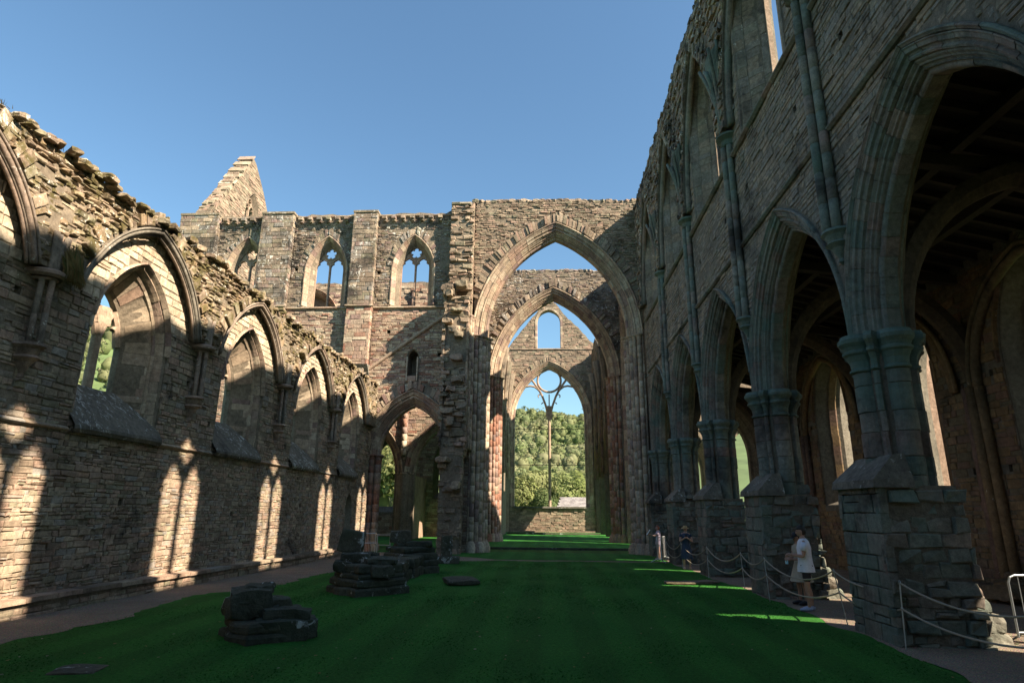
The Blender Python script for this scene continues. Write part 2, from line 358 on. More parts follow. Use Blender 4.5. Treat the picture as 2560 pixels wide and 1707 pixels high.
# ------------------------------------------------------------------ the ground
B = 5.95; PIER = [6.05 + B * k for k in range(6)]     # 6.05 .. 35.8
def gz(y): return np.interp(y, [-50, 14, 38, 39.5, 39.6, 90, 400], [0, 0, -.26, -.27, -.17, -.32, -.4])
def sheet(name, xs, ys, dz, mat, bumpy=0., edge=0., kind='structure', **p):
    X, Y = np.meshgrid(xs, ys); Z = gz(Y) + dz
    if edge:
        e = np.array([fbm(0, y, .9, 3.) for y in ys]) * edge; X = X.copy(); X[:, -1] += e; X[:, 0] += np.array([fbm(5, y, .9, 8.) for y in ys]) * edge
    if bumpy: Z = Z + np.array([[fbm(x, y, .35, 1.) for x in xs] for y in ys]) * bumpy
    V = np.stack([X, Y, Z], -1).reshape(-1, 3); return put(name, npmesh(name, V, grid_quads(len(ys), len(xs))), mat, None, kind=kind, **p)
def grass_mat(name, a, b_, dry, thr=.6):
    m, t, b = mat_new(name); co = nd(t, 'ShaderNodeNewGeometry').outputs['Position']
    n1 = noise_n(t, co, .45, 5, .6); n2 = noise_n(t, co, 18, 4, .7); n3 = noise_n(t, co, 90, 3, .7)
    c = mixc(t, ramp(t, n1, [(.35, G(0)), (.7, G(1))]), a, b_); c = mixc(t, ramp(t, noise_n(t, co, 1.3, 6, .7), [(thr, G(0)), (thr + .12, G(.6))]), c, dry)
    c = mixc(t, 1., c, ramp(t, n2, [(.3, G(.6)), (.7, G(1.3))]), 'MULTIPLY'); c = mixc(t, .7, c, ramp(t, n3, [(.3, G(.5)), (.7, G(1.4))]), 'MULTIPLY')
    wv_ = nd(t, 'ShaderNodeTexWave'); wv_.bands_direction = 'X'; wv_.inputs['Scale'].default_value = .28; wv_.inputs['Distortion'].default_value = 1.2; wv_.inputs['Detail'].default_value = 2; t.links.new(co, wv_.inputs['Vector'])
    c = mixc(t, 1., c, ramp(t, wv_.outputs['Fac'], [(.3, G(.88)), (.7, G(1.1))]), 'MULTIPLY')
    t.links.new(c, b.inputs['Base Color']); b.inputs['Roughness'].default_value = .9; b.inputs['Specular IOR Level'].default_value = .15
    bn = nd(t, 'ShaderNodeBump'); bn.inputs['Strength'].default_value = .8; bn.inputs['Distance'].default_value = .04; t.links.new(n3, bn.inputs['Height']); t.links.new(bn.outputs[0], b.inputs['Normal'])
    return m
M_GRASS = grass_mat('mown_lawn', (.028, .155, .022), (.046, .195, .03), (.09, .115, .035), .66)
M_MEAD = grass_mat('meadow', (.05, .12, .02), (.07, .14, .03), (.14, .13, .05))
def gravel_mat(name, c0, c1):
    m, t, b = mat_new(name); co = nd(t, 'ShaderNodeNewGeometry').outputs['Position']
    v = nd(t, 'ShaderNodeTexVoronoi'); v.inputs['Scale'].default_value = 55; t.links.new(co, v.inputs['Vector'])
    c = mixc(t, ramp(t, noise_n(t, co, 1.2, 5), [(.35, G(0)), (.65, G(1))]), c0, c1)
    c = mixc(t, .8, c, ramp(t, v.outputs['Distance'], [(0, G(1.25)), (.7, G(.45))]), 'MULTIPLY'); c = mixc(t, .5, c, v.outputs['Color'], 'OVERLAY')
    hs = t.nodes.new('ShaderNodeHueSaturation'); hs.inputs['Saturation'].default_value = .75; t.links.new(c, hs.inputs['Color'])
    t.links.new(hs.outputs[0], b.inputs['Base Color']); b.inputs['Roughness'].default_value = .95
    bn = nd(t, 'ShaderNodeBump'); bn.inputs['Strength'].default_value = 1; bn.inputs['Distance'].default_value = .012; bn.invert = True; t.links.new(v.outputs['Distance'], bn.inputs['Height']); t.links.new(bn.outputs[0], b.inputs['Normal'])
    return m
M_GRAVEL = gravel_mat('brown_gravel', (.25, .17, .10), (.31, .22, .14))
far = [-1200, -500, -200, -90, -45]
sheet('ground', np.array(far + list(np.arange(-40, 41, 4)) + [45, 90, 200, 500, 1200]), np.array([-300, -100, -40] + list(np.arange(-20, 101, 3)) + [130, 200, 330, 500, 900, 1400]), -.03, M_MEAD)
sheet('lawn', np.arange(-11.2, 7, .7), np.concatenate([np.arange(-3, 39.4, .5), [39.4]]), 0, M_GRASS, bumpy=.012)
sheet('choir_lawn', np.arange(-26, 27, 1.), np.arange(39.6, 73, 1.), -.004, M_GRASS)
ys = np.arange(-3, 36, .15)
Xg = np.stack([np.full(len(ys), -11.15), np.full(len(ys), -10.2), np.interp(ys, [-3, 8, 11, 14, 18, 22, 27, 31, 36], [-9.7, -9.55, -9.15, -9.0, -8.73, -8.5, -8.2, -7.0, -5.6]) + np.array([fbm(2, y, .8, 4) + .5 * fbm(2, y, 4., 6) for y in ys]) * .26], 1)
Z = gz(ys)[:, None] + .008 + np.zeros((1, 3)); Z[:, 2] -= .006
put('gravel_path', npmesh('gravel_path', np.stack([Xg, np.repeat(ys[:, None], 3, 1), Z], -1).reshape(-1, 3), grid_quads(len(ys), 3)), M_GRAVEL, None, kind='structure')
Xg = np.stack([np.interp(ys, [-3, 8, 14, 36], [4.3, 4.75, 4.95, 5.0]) + np.array([fbm(7, y, .8, 9) for y in ys]) * .18, np.full(len(ys), 8.), np.full(len(ys), 11.4)], 1)
put('aisle_gravel', npmesh('aisle_gravel', np.stack([Xg, np.repeat(ys[:, None], 3, 1), gz(ys)[:, None] + .008 + np.zeros((1, 3))], -1).reshape(-1, 3), grid_quads(len(ys), 3)), M_GRAVEL, None, kind='structure')
xs = np.arange(-5.6, 6.2, .3); yc = 30.6 + np.array([fbm(x, 3, .3, 2) for x in xs]) * .25; hw = np.interp(xs, [-5.6, -4.4, -3.2, 6.2], [1.8, 1.2, .28, .2])
put('worn_path', npmesh('worn_path', np.stack([np.repeat(xs[None], 3, 0), np.stack([yc - hw, yc, yc + hw * 1.3]), np.stack([gz(yc)] * 3) + np.array([[.002], [.01], [.002]])], -1).reshape(-1, 3), grid_quads(3, len(xs))), M_GRAVEL, None, kind='structure')
kb = MB(); kb.add(*box((0, 39.5, -.2), (10.6, .14, .24), rnd=.4)); kb.build('kerb', M_STUMP, None, kind='structure')
kb = MB(); kb.add(*box((0, 66.0, -.2), (9.6, .16, .2), rnd=.4)); kb.build('presbytery_step', M_STUMP, None, kind='structure')
# short grass blades on the nearer lawn
n = 110000; y = 5.5 + 26 * rng.random(n) ** 1.7; x = rng.uniform(-10.5, 5.4, n); k = (x > np.interp(y, [-3, 8, 11, 14, 18, 22, 27, 31, 36], [-9.7, -9.55, -9.15, -9.0, -8.73, -8.5, -8.2, -7.0, -5.6]) - .1) & (x < np.interp(y, [5, 8, 14, 31], [4.7, 4.8, 5, 5]) + .05) & (np.abs(x) < 2.2 + y * .9)
x, y = x[k], y[k]; n = len(x); a = rng.uniform(0, 6.28, n); h = rng.uniform(.005, .013, n) * np.clip(1 + .6 * np.sin(x * 1.7) * np.sin(y * 1.3), .5, 2); ww = rng.uniform(.004, .009, n) * (1 + y / 14)
V = np.stack([np.stack([x - np.cos(a) * ww, y - np.sin(a) * ww, gz(y)], 1), np.stack([x + np.cos(a) * ww, y + np.sin(a) * ww, gz(y)], 1), np.stack([x + rng.normal(0, .015, n), y + rng.normal(0, .015, n), gz(y) + h], 1)], 1).reshape(-1, 3)
put('grass', npmesh('grass', V, None, np.arange(3 * n).reshape(-1, 3)), M_GRASS, None, kind='stuff', label='short mown grass blades covering the nave floor')

# ------------------------------------------------------------------ south arcade wall of the nave
FS = Fr((5.35, 0, 0), (0, 1, 0), (-1, 0, 0)); TH = 1.08; SC = lambda pr, q=.66: [(a * q, b * q) for a, b in pr]
ARC = [Arch(PIER[0] - B / 2 + B * k, 2.40, 5.46, 3.715, -.6) for k in range(6)]
CLR = [Arch(PIER[0] - B / 2 + B * k, 1.0, 17.15, 1.9, 14.6) for k in range(6)]
ast = [(-.04, .53, 0), (-.09, .43, 0), (-.19, .29, 0), (-.21, .24, 0), (-.39, .12, 0), (-.41, .02, 0), (-.67, .02, 0), (-.69, .12, 0), (-.87, .29, 0), (-1.08, .53, 0)]
cst = [(-.05, .80, -1.2), (-.25, .54, -.9), (-.28, .47, -.85), (-.62, .12, -.3), (-.76, .10, 0), (-.77, 0, 0), (-.95, 0, 0), (-1.08, .12, 0)]
put_s = [(a, z) for a in (7.3, 10.8, 13.2, 16.9, 19.2, 22.7, 25.3) for z in (11.6,)]
def holes(L, s=.09, d=-.5): return [(Rect(a - s, a + s, z - s, z + s), [(-.05, 0, 0), (d, 0, 0)]) for a, z in L]
def solid(ops, o_list, g, gzt):
    def f(a, b):
        m = b < np.interp(a, g, gzt)
        for (sh, st), (o, dz) in zip(ops, o_list): m &= ~sh.inside(a, b, o, dz)
        return m
    return f
root = thing('nave_south_wall', 'tall shaded arcade wall with moulded pointed arches and empty clerestory windows', 'ruined wall')
g, gt = ragged([(-1, 21.3), (6, 21.3), (20, 21.35), (36.4, 21.4)], .16, 3.)
hs = holes(put_s); OPS = [(a, ast) for a in ARC] + [(a, cst) for a in CLR] + hs
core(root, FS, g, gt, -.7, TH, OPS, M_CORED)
OL = [(.62, 0)] * 6 + [(.82, -1.32)] * 6 + [(0, 0)] * len(hs)
msk = solid(OPS, OL, g, gt)
pc = Pieces()
FORM = [Arch(PIER[0] - B / 2 + B * k, 2.42, 14.1, 5.7, 14.1) for k in range(6)]
def above_form(a, b):
    m = (b > 14.0)
    for f in FORM: m &= ~f.inside(a, b, .12)
    return m
wv = wave(.02, 2.5, 1)
lay(FS, 3, 36.3, 5.6, 13.9, msk, h=(.10, .20), l=(.2, .6), dmean=-.012, dvar=.009, depfn=wv, pc=pc)
lay(FS, 3, 36.3, 13.9, 22.6, lambda a, b: msk(a, b) & ~above_form(a, b), h=(.16, .3), l=(.3, .7), pc=pc)
pc.finish(root, 'stone', M_SWALL, 280, 'small_stones')
# rough vault backing left proud above the wall ribs
pd = Pieces(); gs, gst = ragged([(-1, 21.15), (36.3, 21.25)], .2, 9.)
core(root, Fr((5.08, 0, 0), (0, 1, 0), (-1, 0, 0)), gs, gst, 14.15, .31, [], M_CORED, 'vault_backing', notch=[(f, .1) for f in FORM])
lay(Fr((5.08, 0, 0), (0, 1, 0), (-1, 0, 0)), 3, 36.2, 14.2, 22.4, lambda a, b: above_form(a, b) & (b < np.interp(a, gs, gst)), h=(.12, .24), l=(.2, .5), dvar=.05, jit=.016, dj=.015, pc=pd)
for f in FORM: radial(pd, Fr((5.08, 0, 0), (0, 1, 0), (-1, 0, 0)), f, .12, .5, .03, .16)
pd.finish(root, 'vault_stone', M_DARKL, 160, 'small_vault_stones')
# moulded arch orders
HOOD = [(-.05, .90), (.05, .905), (.10, .875), (.105, .84), (.06, .81), (.03, .775), (-.04, .765)]
ORDA = [(-.04, .765), (.015, .75), (.02, .72), (-.02, .69), (-.05, .60), (-.13, .575), (-.17, .52), (-.12, .46), (-.155, .41), (-.26, .40)]
ORDB = [(-.25, .40), (-.25, .35), (-.285, .325), (-.33, .30), (-.35, .255), (-.43, .24), (-.47, .19), (-.43, .16), (-.47, .145), (-.56, .145)]
ORDC = [(-.55, .15), (-.55, .075), (-.575, .035), (-.63, .0), (-1.0, .0), (-1.05, .06), (-1.06, .15)]
BACK = [(-1.05, .16), (-1.07, .2), (-1.2, .33), (-1.27, .42), (-1.34, .42), (-1.5, .66), (-1.56, .80), (-1.63, .82), (-1.63, .9), (-1.5, .92)]
pv = Pieces()
for k, a in enumerate(ARC):
    if k == 0: continue
    for pr, ln in ((SC(HOOD), .62), (SC(ORDA), .42), (SC(ORDB), .38), (SC(ORDC), .36), (SC(BACK), .6)): voussoirs(pv, FS, a, pr, ln, seg=3 if k < 3 else 2, jz=None)
pv.finish(root, 'voussoir', M_GREEN, 300, 'small_voussoirs')
# clerestory window dressings
pw = Pieces(); JA = [(-.03, .83), (.02, .81), (.03, .72), (-.03, .70), (-.06, .64), (-.24, .53), (-.26, .49)]; JB = [(-.62, .12), (-.66, .10), (-.72, .02), (-.77, -.02), (-.83, .0), (-.93, .02)]
for a in CLR[1:]:
    voussoirs(pw, FS, a, [(-.27, .455), (-.43, .29), (-.61, .135)], .3, jz=13.6, hj=.26, jitter=.01); voussoirs(pw, FS, a, JA, .4, jz=13.3, hj=.35); voussoirs(pw, FS, a, JB, .5, jz=14.45, hj=.5)
pw.finish(root, 'jamb_stone', M_SWALL, 200, 'small_jamb_stones')
def bar2d(mb, F, pts, wdt, d0, d1, rnd=.5, closed=False):
    P = np.array(pts, float); T = np.gradient(P, axis=0) if not closed else (np.roll(P, -1, 0) - np.roll(P, 1, 0)); T /= np.linalg.norm(T, axis=1)[:, None]
    Nn = np.stack([-T[:, 1], T[:, 0]], 1); ch = wdt * .28; rows = []
    for o, d in ((-wdt, (d0 + d1) / 2 + (d1 - d0) * .2), (-ch, d1), (ch, d1), (wdt, (d0 + d1) / 2 + (d1 - d0) * .2), (wdt, (d0 + d1) / 2 - (d1 - d0) * .2), (ch, d0), (-ch, d0), (-wdt, (d0 + d1) / 2 - (d1 - d0) * .2)):
        q = P + Nn * o; rows.append(F.P(q[:, 0], q[:, 1], d))
    V = np.stack(rows, 1).reshape(-1, 3); n, m = len(P), 8; Q = [(i * m + j, i * m + (j + 1) % m, ((i + 1) % n) * m + (j + 1) % m, ((i + 1) % n) * m + j) for i in range(n if closed else n - 1) for j in range(m)]
    mb.add(V, Q, rnd=rnd)
def tracery(root, F, a, d0, d1, wd=.055, mat=None, name='tracery', cusps=5, rc=.37):
    """pierced stone plate: two cusped lights, a cusped circle and small eyelets"""
    w_ = a.w; zt = a.apex(); cz = zt - rc - .12; hl = zt - rc * 2 - .16; hw = w_ / 2 - wd * .75; H = []
    for sg in (-1, 1):
        l = Arch(a.sc + sg * (w_ / 2 + .0), hw, hl - hw * 1.45, hw * 1.45, a.z0); x, z = l.half(0, 11); u = np.linspace(0, 1, 11); cu = .30 * hw * np.exp(-((u - .42) / .10) ** 2); x = x - cu
        H.append([(l.sc - l.w, a.z0 + .03)] + [(l.sc - p, q) for p, q in zip(x, z)] + [(l.sc + p, q) for p, q in list(zip(x, z))[::-1][1:]] + [(l.sc + l.w, a.z0 + .03)])
    t = np.linspace(0, 2 * math.pi, 41)[:-1]; r = rc * (.60 + .40 * np.abs(np.cos(cusps / 2 * (t - math.pi / 2))) ** .6); H.append([(a.sc + q * math.cos(v), cz + q * math.sin(v)) for q, v in zip(r, t)])
    for sg in (-1, 1):
        e = [(a.sc + sg * p * w_, hl + q) for p, q in ((.60, .0), (.80, -.20), (.83, .02), (.66, .24), (.55, .20))]; H.append([p for p in e if a.inside(np.array(p[0]), np.array(p[1]), -.05)] if sum(bool(a.inside(np.array(p[0]), np.array(p[1]), -.05)) for p in e) >= 3 else [(a.sc + sg * .6 * w_, hl), (a.sc + sg * .68 * w_, hl), (a.sc + sg * .62 * w_, hl + .1)])
    outer = [tuple(p) for p in a.loop(.04, -.02, 12)]; loops = [outer] + H; mb = MB(); tr = np.array(tessellate_polygon([[Vector((*p, 0)) for p in l] for l in loops])); fp = np.array([p for l in loops for p in l])
    for d in (d0, d1): mb.add(F.P(fp[:, 0], fp[:, 1], d), T=tr)
    for l in H: l = np.array(l); mb.add(np.concatenate([F.P(l[:, 0], l[:, 1], d0), F.P(l[:, 0], l[:, 1], d1)]), grid_quads(2, len(l), True))
    bar2d(mb, F, [(a.sc + (rc + .03) * math.cos(q), cz + (rc + .03) * math.sin(q)) for q in t[::2]], .035, d1 - .03, d1 + .05, closed=True)
    bar2d(mb, F, [(a.sc, z) for z in np.linspace(a.z0, hl - .12, 3)], wd * .6, d1 - .03, d1 + .05)
    for sg in (-1, 1):
        x, z = Arch(a.sc + sg * w_ / 2, hw + .04, hl - hw * 1.45, hw * 1.5, 0).half(0, 9); bar2d(mb, F, [(a.sc + sg * w_ / 2 - p, q) for p, q in zip(x, z)] + [(a.sc + sg * w_ / 2 + p, q) for p, q in list(zip(x, z))[::-1][1:]], .03, d1 - .03, d1 + .04)
    return mb.build(name, mat or M_ASH, root)
for a in CLR: tracery(root, FS, a, -.92, -.78, .12, mat=M_ASH, cusps=4)
# string courses, wall ribs, shafts
mb = MB()
def course(mb, F, s0, s1, z, h, p, gap=None, n=None, rnd=.5):
    s = s0
    while s < s1 - .05:
        e = min(s1, s + rng.uniform(.6, 1.1)); q = []
        for ss in (s + .004, e - .004): q += [F.P(ss, z + a * h, d * p) for a, d in ((0, -.4), (0, .35), (.35, .95), (.6, 1), (1, .15), (1.15, -.4))]
        mb.add(np.array(q), grid_quads(2, 6), rnd=rng.random()); s = e
a_int = [(5.35 - 2.35 + k * B, 0) for k in range(7)]
for k in range(7):
    pcn = PIER[0] + B * (k - 1); course(mb, FS, pcn + .33, pcn + B - .33, 9.93, .13, .1)
mb.build('string_course', M_GREEN, root)
mb = MB()
for k in range(7):
    pcn = PIER[0] + B * (k - 1); course(mb, FS, max(3, pcn + .33), pcn + B - .33, 13.05, .16, .13)
mb.build('sill_string', M_GREEN, root)
def ribs(root, F, arch, r, d, mat, name='wall_rib', z0=None, n=22, zmin=None):
    for (o, rr, dd) in r:
        mb = MB(); a, z = arch.half(o, n); P = [F.P(arch.sc - x, q, d + dd) for x, q in zip(a, z)] + [F.P(arch.sc + x, q, d + dd) for x, q in list(zip(a, z))[::-1][1:]]
        if zmin is not None: P = [p for p in P if p[2] > zmin]
        if z0 is not None: P = [F.P(arch.sc - arch.w - o, z0, d + dd)] + P + [F.P(arch.sc + arch.w + o, z0, d + dd)]
        V, Q, T = tube(P, rr, 8); mb.add(V, Q, T, rng.random()); mb.build(name, mat, root, smooth=True)
for f in FORM[1:]: ribs(root, FS, f, ((0, .11, 0), (.13, .06, .06)), .06, M_GREEN)
def shaft_cluster(root, F, s, z0, z1, mat, r=.10, w=.19, d=.08, corbel=True, cap=.38, spring=3.3, seed=0, low=None):
    """three attached shafts on a corbel, capital and the stumps of the vault ribs"""
    for q, dd in ((-w, 0), (w, 0), (0, .12)):
        mb = MB(); z = z0
        while z < z1 - .02:
            z2 = min(z1, z + rng.uniform(.45, .75)); P = [F.P(s + q, a, d + dd) for a in (z, z2)]
            th = np.arange(10) / 10 * 2 * math.pi; V = np.concatenate([F.P(s + q + rad * np.cos(th), a, d + dd + rad * np.sin(th)) for a, rad in ((z, r * .88), (z + .015, r), (z2 - .015, r), (z2, r * .88))])
            mb.add(V, grid_quads(4, 10, True), rnd=rng.random()); z = z2
        mb.build('vault_shaft', mat, root, smooth=True)
    th = np.linspace(-.1, math.pi + .1, 15)
    def rings(L, name):
        mb = MB(); V = np.concatenate([F.P(s + (w * .9 + rr) * np.cos(th) * 1.0, z, -.05 + (d + .12 + rr) * np.sin(th)) for z, rr in L]); mb.add(V, grid_quads(len(L), len(th))); 
        c = F.P(s, L[-1][0], 0); mb.add(np.concatenate([V[-len(th):], c[None]]), T=[(i, i + 1, len(th)) for i in range(len(th) - 1)])
        c = F.P(s, L[0][0], 0); mb.add(np.concatenate([V[:len(th)], c[None]]), T=[(i, i + 1, len(th)) for i in range(len(th) - 1)]); return mb.build(name, mat, root, smooth=False)
    rings([(z1 - .02, .09), (z1 + .02, .14), (z1 + .06, .09), (z1 + .2, .12), (z1 + cap - .12, .2), (z1 + cap - .07, .27), (z1 + cap, .27), (z1 + cap + .05, .18)], 'shaft_capital')
    if corbel: rings([(z0 - .75, -.18), (z0 - .68, -.1), (z0 - .6, -.12), (z0 - .38, 0), (z0 - .3, .1), (z0 - .24, .04), (z0 - .12, .1), (z0 - .06, .17), (z0, .15)], 'corbel')
    zc = z1 + cap
    if spring:
        for ang, L, rr in ((-62, spring, .06), (-32, spring * .95, .06), (0, spring * .8, .075), (32, spring * .95, .06), (62, spring, .06)):
            ph = R(ang); P = []
            for u in np.linspace(0, 1, 9):
                v = u * L; out = .06 * v * v * (1.1 if abs(ang) < 50 else .75); P.append(F.P(s + math.sin(ph) * (.14 + out * 1.5), zc + v * .97, d + .1 + math.cos(ph) * (.04 + out * .7)))
            mb = MB(); V, Q, T = tube(P, rr, 7); mb.add(V, Q, T, rng.random()); mb.build('rib_springer', mat, root, smooth=True)
        mb = MB(); V = []
        for u in np.linspace(0, 1.0, 8):
            v = u * spring * .97; out = .06 * v * v; th2 = np.linspace(0, math.pi, 11); V.append(F.P(s + np.cos(th2) * (.16 + out * 1.25), zc + v * .97, (.10 + d + .55 * out) * np.sin(th2)))
        V = np.concatenate(V); mb.add(V, grid_quads(8, 11)); c = F.P(s, zc + spring * .94, 0); mb.add(np.concatenate([V[-11:], c[None]]), T=[(i, i + 1, 11) for i in range(10)]); mb.build('springer_block', mat, root)
for y in PIER[:5] : shaft_cluster(root, FS, y, 7.75, 13.6, M_GREEN)
# ------------------------------------------------------------------ arcade piers
def outline(n=72, rb=.215, db=.385, rs=.085, dsm=.475, core_r=.36):
    th = np.arange(n) / n * 2 * math.pi; r = np.full(n, core_r)
    for k in range(4):
        for ang, d, rr in ((k * math.pi / 2, db, rb), (k * math.pi / 2 + math.pi / 4, dsm, rs)):
            q = th - ang; disc = rr * rr - (d * np.sin(q)) ** 2; h = np.where(disc > 0, d * np.cos(q) + np.sqrt(np.maximum(disc, 0)), 0); r = np.maximum(r, h)
    return th, r
def clustered(root, x, y, z0, zc, zt, mat, n_sz=64, drum=.42, out=None, pname='drum', cap=True, frac=1., capmat=None, n=64):
    th, r = out if out else outline(n)
    def ring(z, o=0, ox=0, oy=0): return np.stack([x + ox + (r + o) * np.cos(th), y + oy + (r + o) * np.sin(th), np.full(len(th), z)], 1)
    z = z0; m = len(th)
    while z < zc - .02:
        z2 = min(zc, z + drum * rng.uniform(.8, 1.25))
        if zc - z2 < .15: z2 = zc
        ox, oy = rng.normal(0, .006, 2); mb = MB(); V = np.concatenate([ring(z + .002, -.02, ox, oy), ring(z + .014, 0, ox, oy), ring(z2 - .014, 0, ox, oy), ring(z2 - .002, -.02, ox, oy)])
        mb.add(V, grid_quads(4, m, True), rnd=rng.random()); mb.build(pname, mat, root, smooth=False); z = z2
    if cap:
        h = zt - zc; L = [(0, .0), (.03, .05), (.08, .05), (.12, .01), (.3, .03), (.45, .09), (.5, .14), (.56, .145), (.6, .10), (.68, .13), (.78, .20), (.88, .21), (.93, .17), (1, .15), (1.0, -.3)]
        mb = MB(); mb.add(np.concatenate([ring(zc + a * h, o) for a, o in L]), grid_quads(len(L), m, True)); mb.build('capital', capmat or mat, root)
ordn = ['nearest big arch pier with a square ashlar stub, ropes in front of it', 'second arcade pier, couple standing at its torn stub', 'third arcade pier, seen between the couple and the hat wearer', 'fourth arcade pier behind the woman in the straw hat', 'last engaged pier of the arcade beside the crossing']
piers = []
for k, y in enumerate(PIER[1:], 0):
    pr = thing('arcade_pier', ['thick clustered pier with square ashlar stub at its foot, nearest in the arcade', 'clustered pier beside the couple, torn masonry stub at its foot', 'clustered pier between the couple and the woman in navy', 'clustered pier directly behind the woman in navy with straw hat', 'clustered pier against the crossing behind the metal barrier'][k], 'pier', 'piers of the nave arcade')
    clustered(pr, 5.88, y, -.35, 4.72, 5.46, M_GREEN)
    # torn screen wall stub
    x0, x1, y0, y1 = 5.0, 6.38, y - .78, y + .72; mb = MB(); mb.add(*box(((x0 + .05 + x1) / 2, (y0 + y1) / 2, 1.1), (x1 - x0 - .1, y1 - y0 - .1, 2.96))); mb.build('rubble_core', M_CORED, pr)
    ps = Pieces(); FN_ = Fr((x0, 0, 0), (0, 1, 0), (-1, 0, 0)); FW_ = Fr((0, y0, 0), (1, 0, 0), (0, -1, 0)); FE_ = Fr((0, y1, 0), (1, 0, 0), (0, 1, 0)); yes = lambda a, b: a > -99
    lay(FN_, y0, y1, -.3, 2.62, yes, h=(.24, .38), l=(.3, .6), dmean=0, dvar=.006, jit=.005, bev=.012, miss=0, pc=ps)
    lay(FW_, x0 - .02, x1 + .1, -.3, 2.5, yes, h=(.13, .3), l=(.18, .5), dmean=-.02, dvar=.035, jit=.02, dj=.02, bev=.022, miss=.02, depfn=lambda a, b: .15 * np.clip((a - 5.6) * .6, 0, 1) * np.clip(1.6 - b, 0, 1.2), pc=ps)
    lay(FE_, x0, x1, -.3, 2.5, yes, h=(.25, .4), l=(.3, .7), dvar=.05, jit=.02, pc=ps)
    for zz, xx, dd in ((.0, 6.62, (.6, 1.0, .4)), (.34, 6.56, (.5, 1., .28)), (.6, 6.48, (.42, .95, .26)), (.84, 6.42, (.36, .9, .24)), (1.12, 6.36, (.3, .85, .3)), (1.6, 6.34, (.2, .8, .7)), (2.2, 6.33, (.16, .8, .6))):
        V, Q = rock((xx, y - .1, zz), dd, rng.normal(0, .06), 6, .05, .02); ps.add(V, Q, rng.random())
    for q in range(7):
        V, Q = rock((rng.uniform(5.5, 6.2), y0 + rng.uniform(.1, 1.3), 2.55 + rng.uniform(.0, .22)), (rng.uniform(.25, .5), .35, rng.uniform(.12, .3)), rng.normal(0, .2), 4, .04, .015); ps.add(V, Q, rng.random())
    ps.finish(pr, 'stone', M_GREEN, 90, 'small_stones')
    # weathered sloping top of the stub
    mb = MB(); zt = 2.62; V = [(x0 - .08, y0 - .06, zt - .08), (x0 - .08, y1 + .06, zt - .08), (5.62, y1 + .06, zt - .08), (5.62, y0 - .06, zt - .08), (x0 - .06, y0 - .04, zt + .06), (x0 - .06, y1 + .04, zt + .06), (5.62, y1 + .04, zt + .06), (5.62, y0 - .04, zt + .06), (x0 + .4, y0 + .1, zt + .5), (x0 + .4, y1 - .1, zt + .5), (5.6, y1 - .1, zt + .52), (5.6, y0 + .1, zt + .52)]
    mb.add(V, [(0, 1, 5, 4), (1, 2, 6, 5), (2, 3, 7, 6), (3, 0, 4, 7), (4, 5, 9, 8), (5, 6, 10, 9), (6, 7, 11, 10), (7, 4, 8, 11), (8, 9, 10, 11), (0, 3, 2, 1)]); mb.build('weathering_cap', M_SILL, pr)
pr = thing('arcade_pier', 'clustered pier hidden beyond the picture edge carrying the near arch', 'pier', 'piers of the nave arcade'); clustered(pr, 5.88, PIER[0], -.35, 4.72, 5.46, M_GREEN)

# ------------------------------------------------------------------ north aisle wall
FA = Fr((-11.2, 0, 0), (0, 1, 0), (1, 0, 0)); YW = [2.52 + B * k for k in range(6)]
AW = [Arch(y, .78, 6.1, 1.374, 4.95) for y in YW]
awst = [(-.05, .72, -1.0), (-.10, .66, -.95), (-.16, .64, -.9), (-.18, .58, -.8), (-.3, .54, -.7), (-.85, .06, -.02), (-.9, 0, 0), (-1.05, 0, 0), (-1.3, .3, 0)]
root = thing('north_aisle_wall', 'long rubble wall with five deep pointed window openings above a stone bench', 'ruined wall')
g, gt = ragged([(-1, 9.5), (7, 9.45), (13.5, 9.4), (14.4, 9.5), (20, 9.4), (26, 9.4), (36.4, 9.4)], .08, 21.)
ph = [(10.9, 6.25), (12.2, 6.9), (17.1, 5.6), (18.5, 4.6), (16.6, 2.6), (23.1, 5.5), (24.3, 4.5), (22.4, 2.4), (29.0, 5.4), (10.6, 4.7), (15.0, 2.2), (20.6, 1.9), (26.4, 2.2)]
hs = holes(ph, .08)
DOOR = Arch(33.1, .55, 2.0, .95, -.6)
OPS = [(a, awst) for a in AW] + [(DOOR, [(-.05, .0, 0), (-1.3, 0, 0)])] + hs
core(root, FA, g, gt, -.7, 1.3, OPS, M_CORE)
msk = solid(OPS, [(.73, -1.02)] * 6 + [(.02, 0)] + [(0, 0)] * len(hs), g, gt)
HD = [Arch(y, 2.42, 5.95, 3.17, 5.9) for y in YW]
def outside_hood(a, b, o=.1):
    m = b > 6.75
    for h in HD: m &= ~h.inside(a, b, o)
    return m
pc = Pieces(); wv = wave(.02, 1.8, 3)
lay(FA, 7.5, 36.3, -.2, 3.8, msk, h=(.06, .15), l=(.11, .40), dvar=.009, jit=.011, dj=.005, bev=.012, gap=.005, depfn=wv, pc=pc)
lay(FA, 7.5, 36.3, 3.8, 6.8, msk, h=(.09, .2), l=(.15, .5), dvar=.012, jit=.009, depfn=wv, pc=pc)
pc.finish(root, 'stone', M_AISLE, 290, 'small_stones')
pn = Pieces(); lay(FA, 7.5, 36.3, 6.8, 9.7, lambda a, b: msk(a, b) & ~outside_hood(a, b), h=(.16, .3), l=(.2, .5), dvar=.008, jit=.006, pc=pn)
pn.finish(root, 'web_stone', M_PANEL, 110, 'small_web_stones')
FA2 = Fr((-10.93, 0, 0), (0, 1, 0), (1, 0, 0)); g2, gt2 = ragged([(-1, 9.36), (36.3, 9.34)], .07, 22.)
core(root, FA2, g2, gt2, 6.85, .31, [], M_CORE, 'vault_backing', notch=[(h, .08) for h in HD])
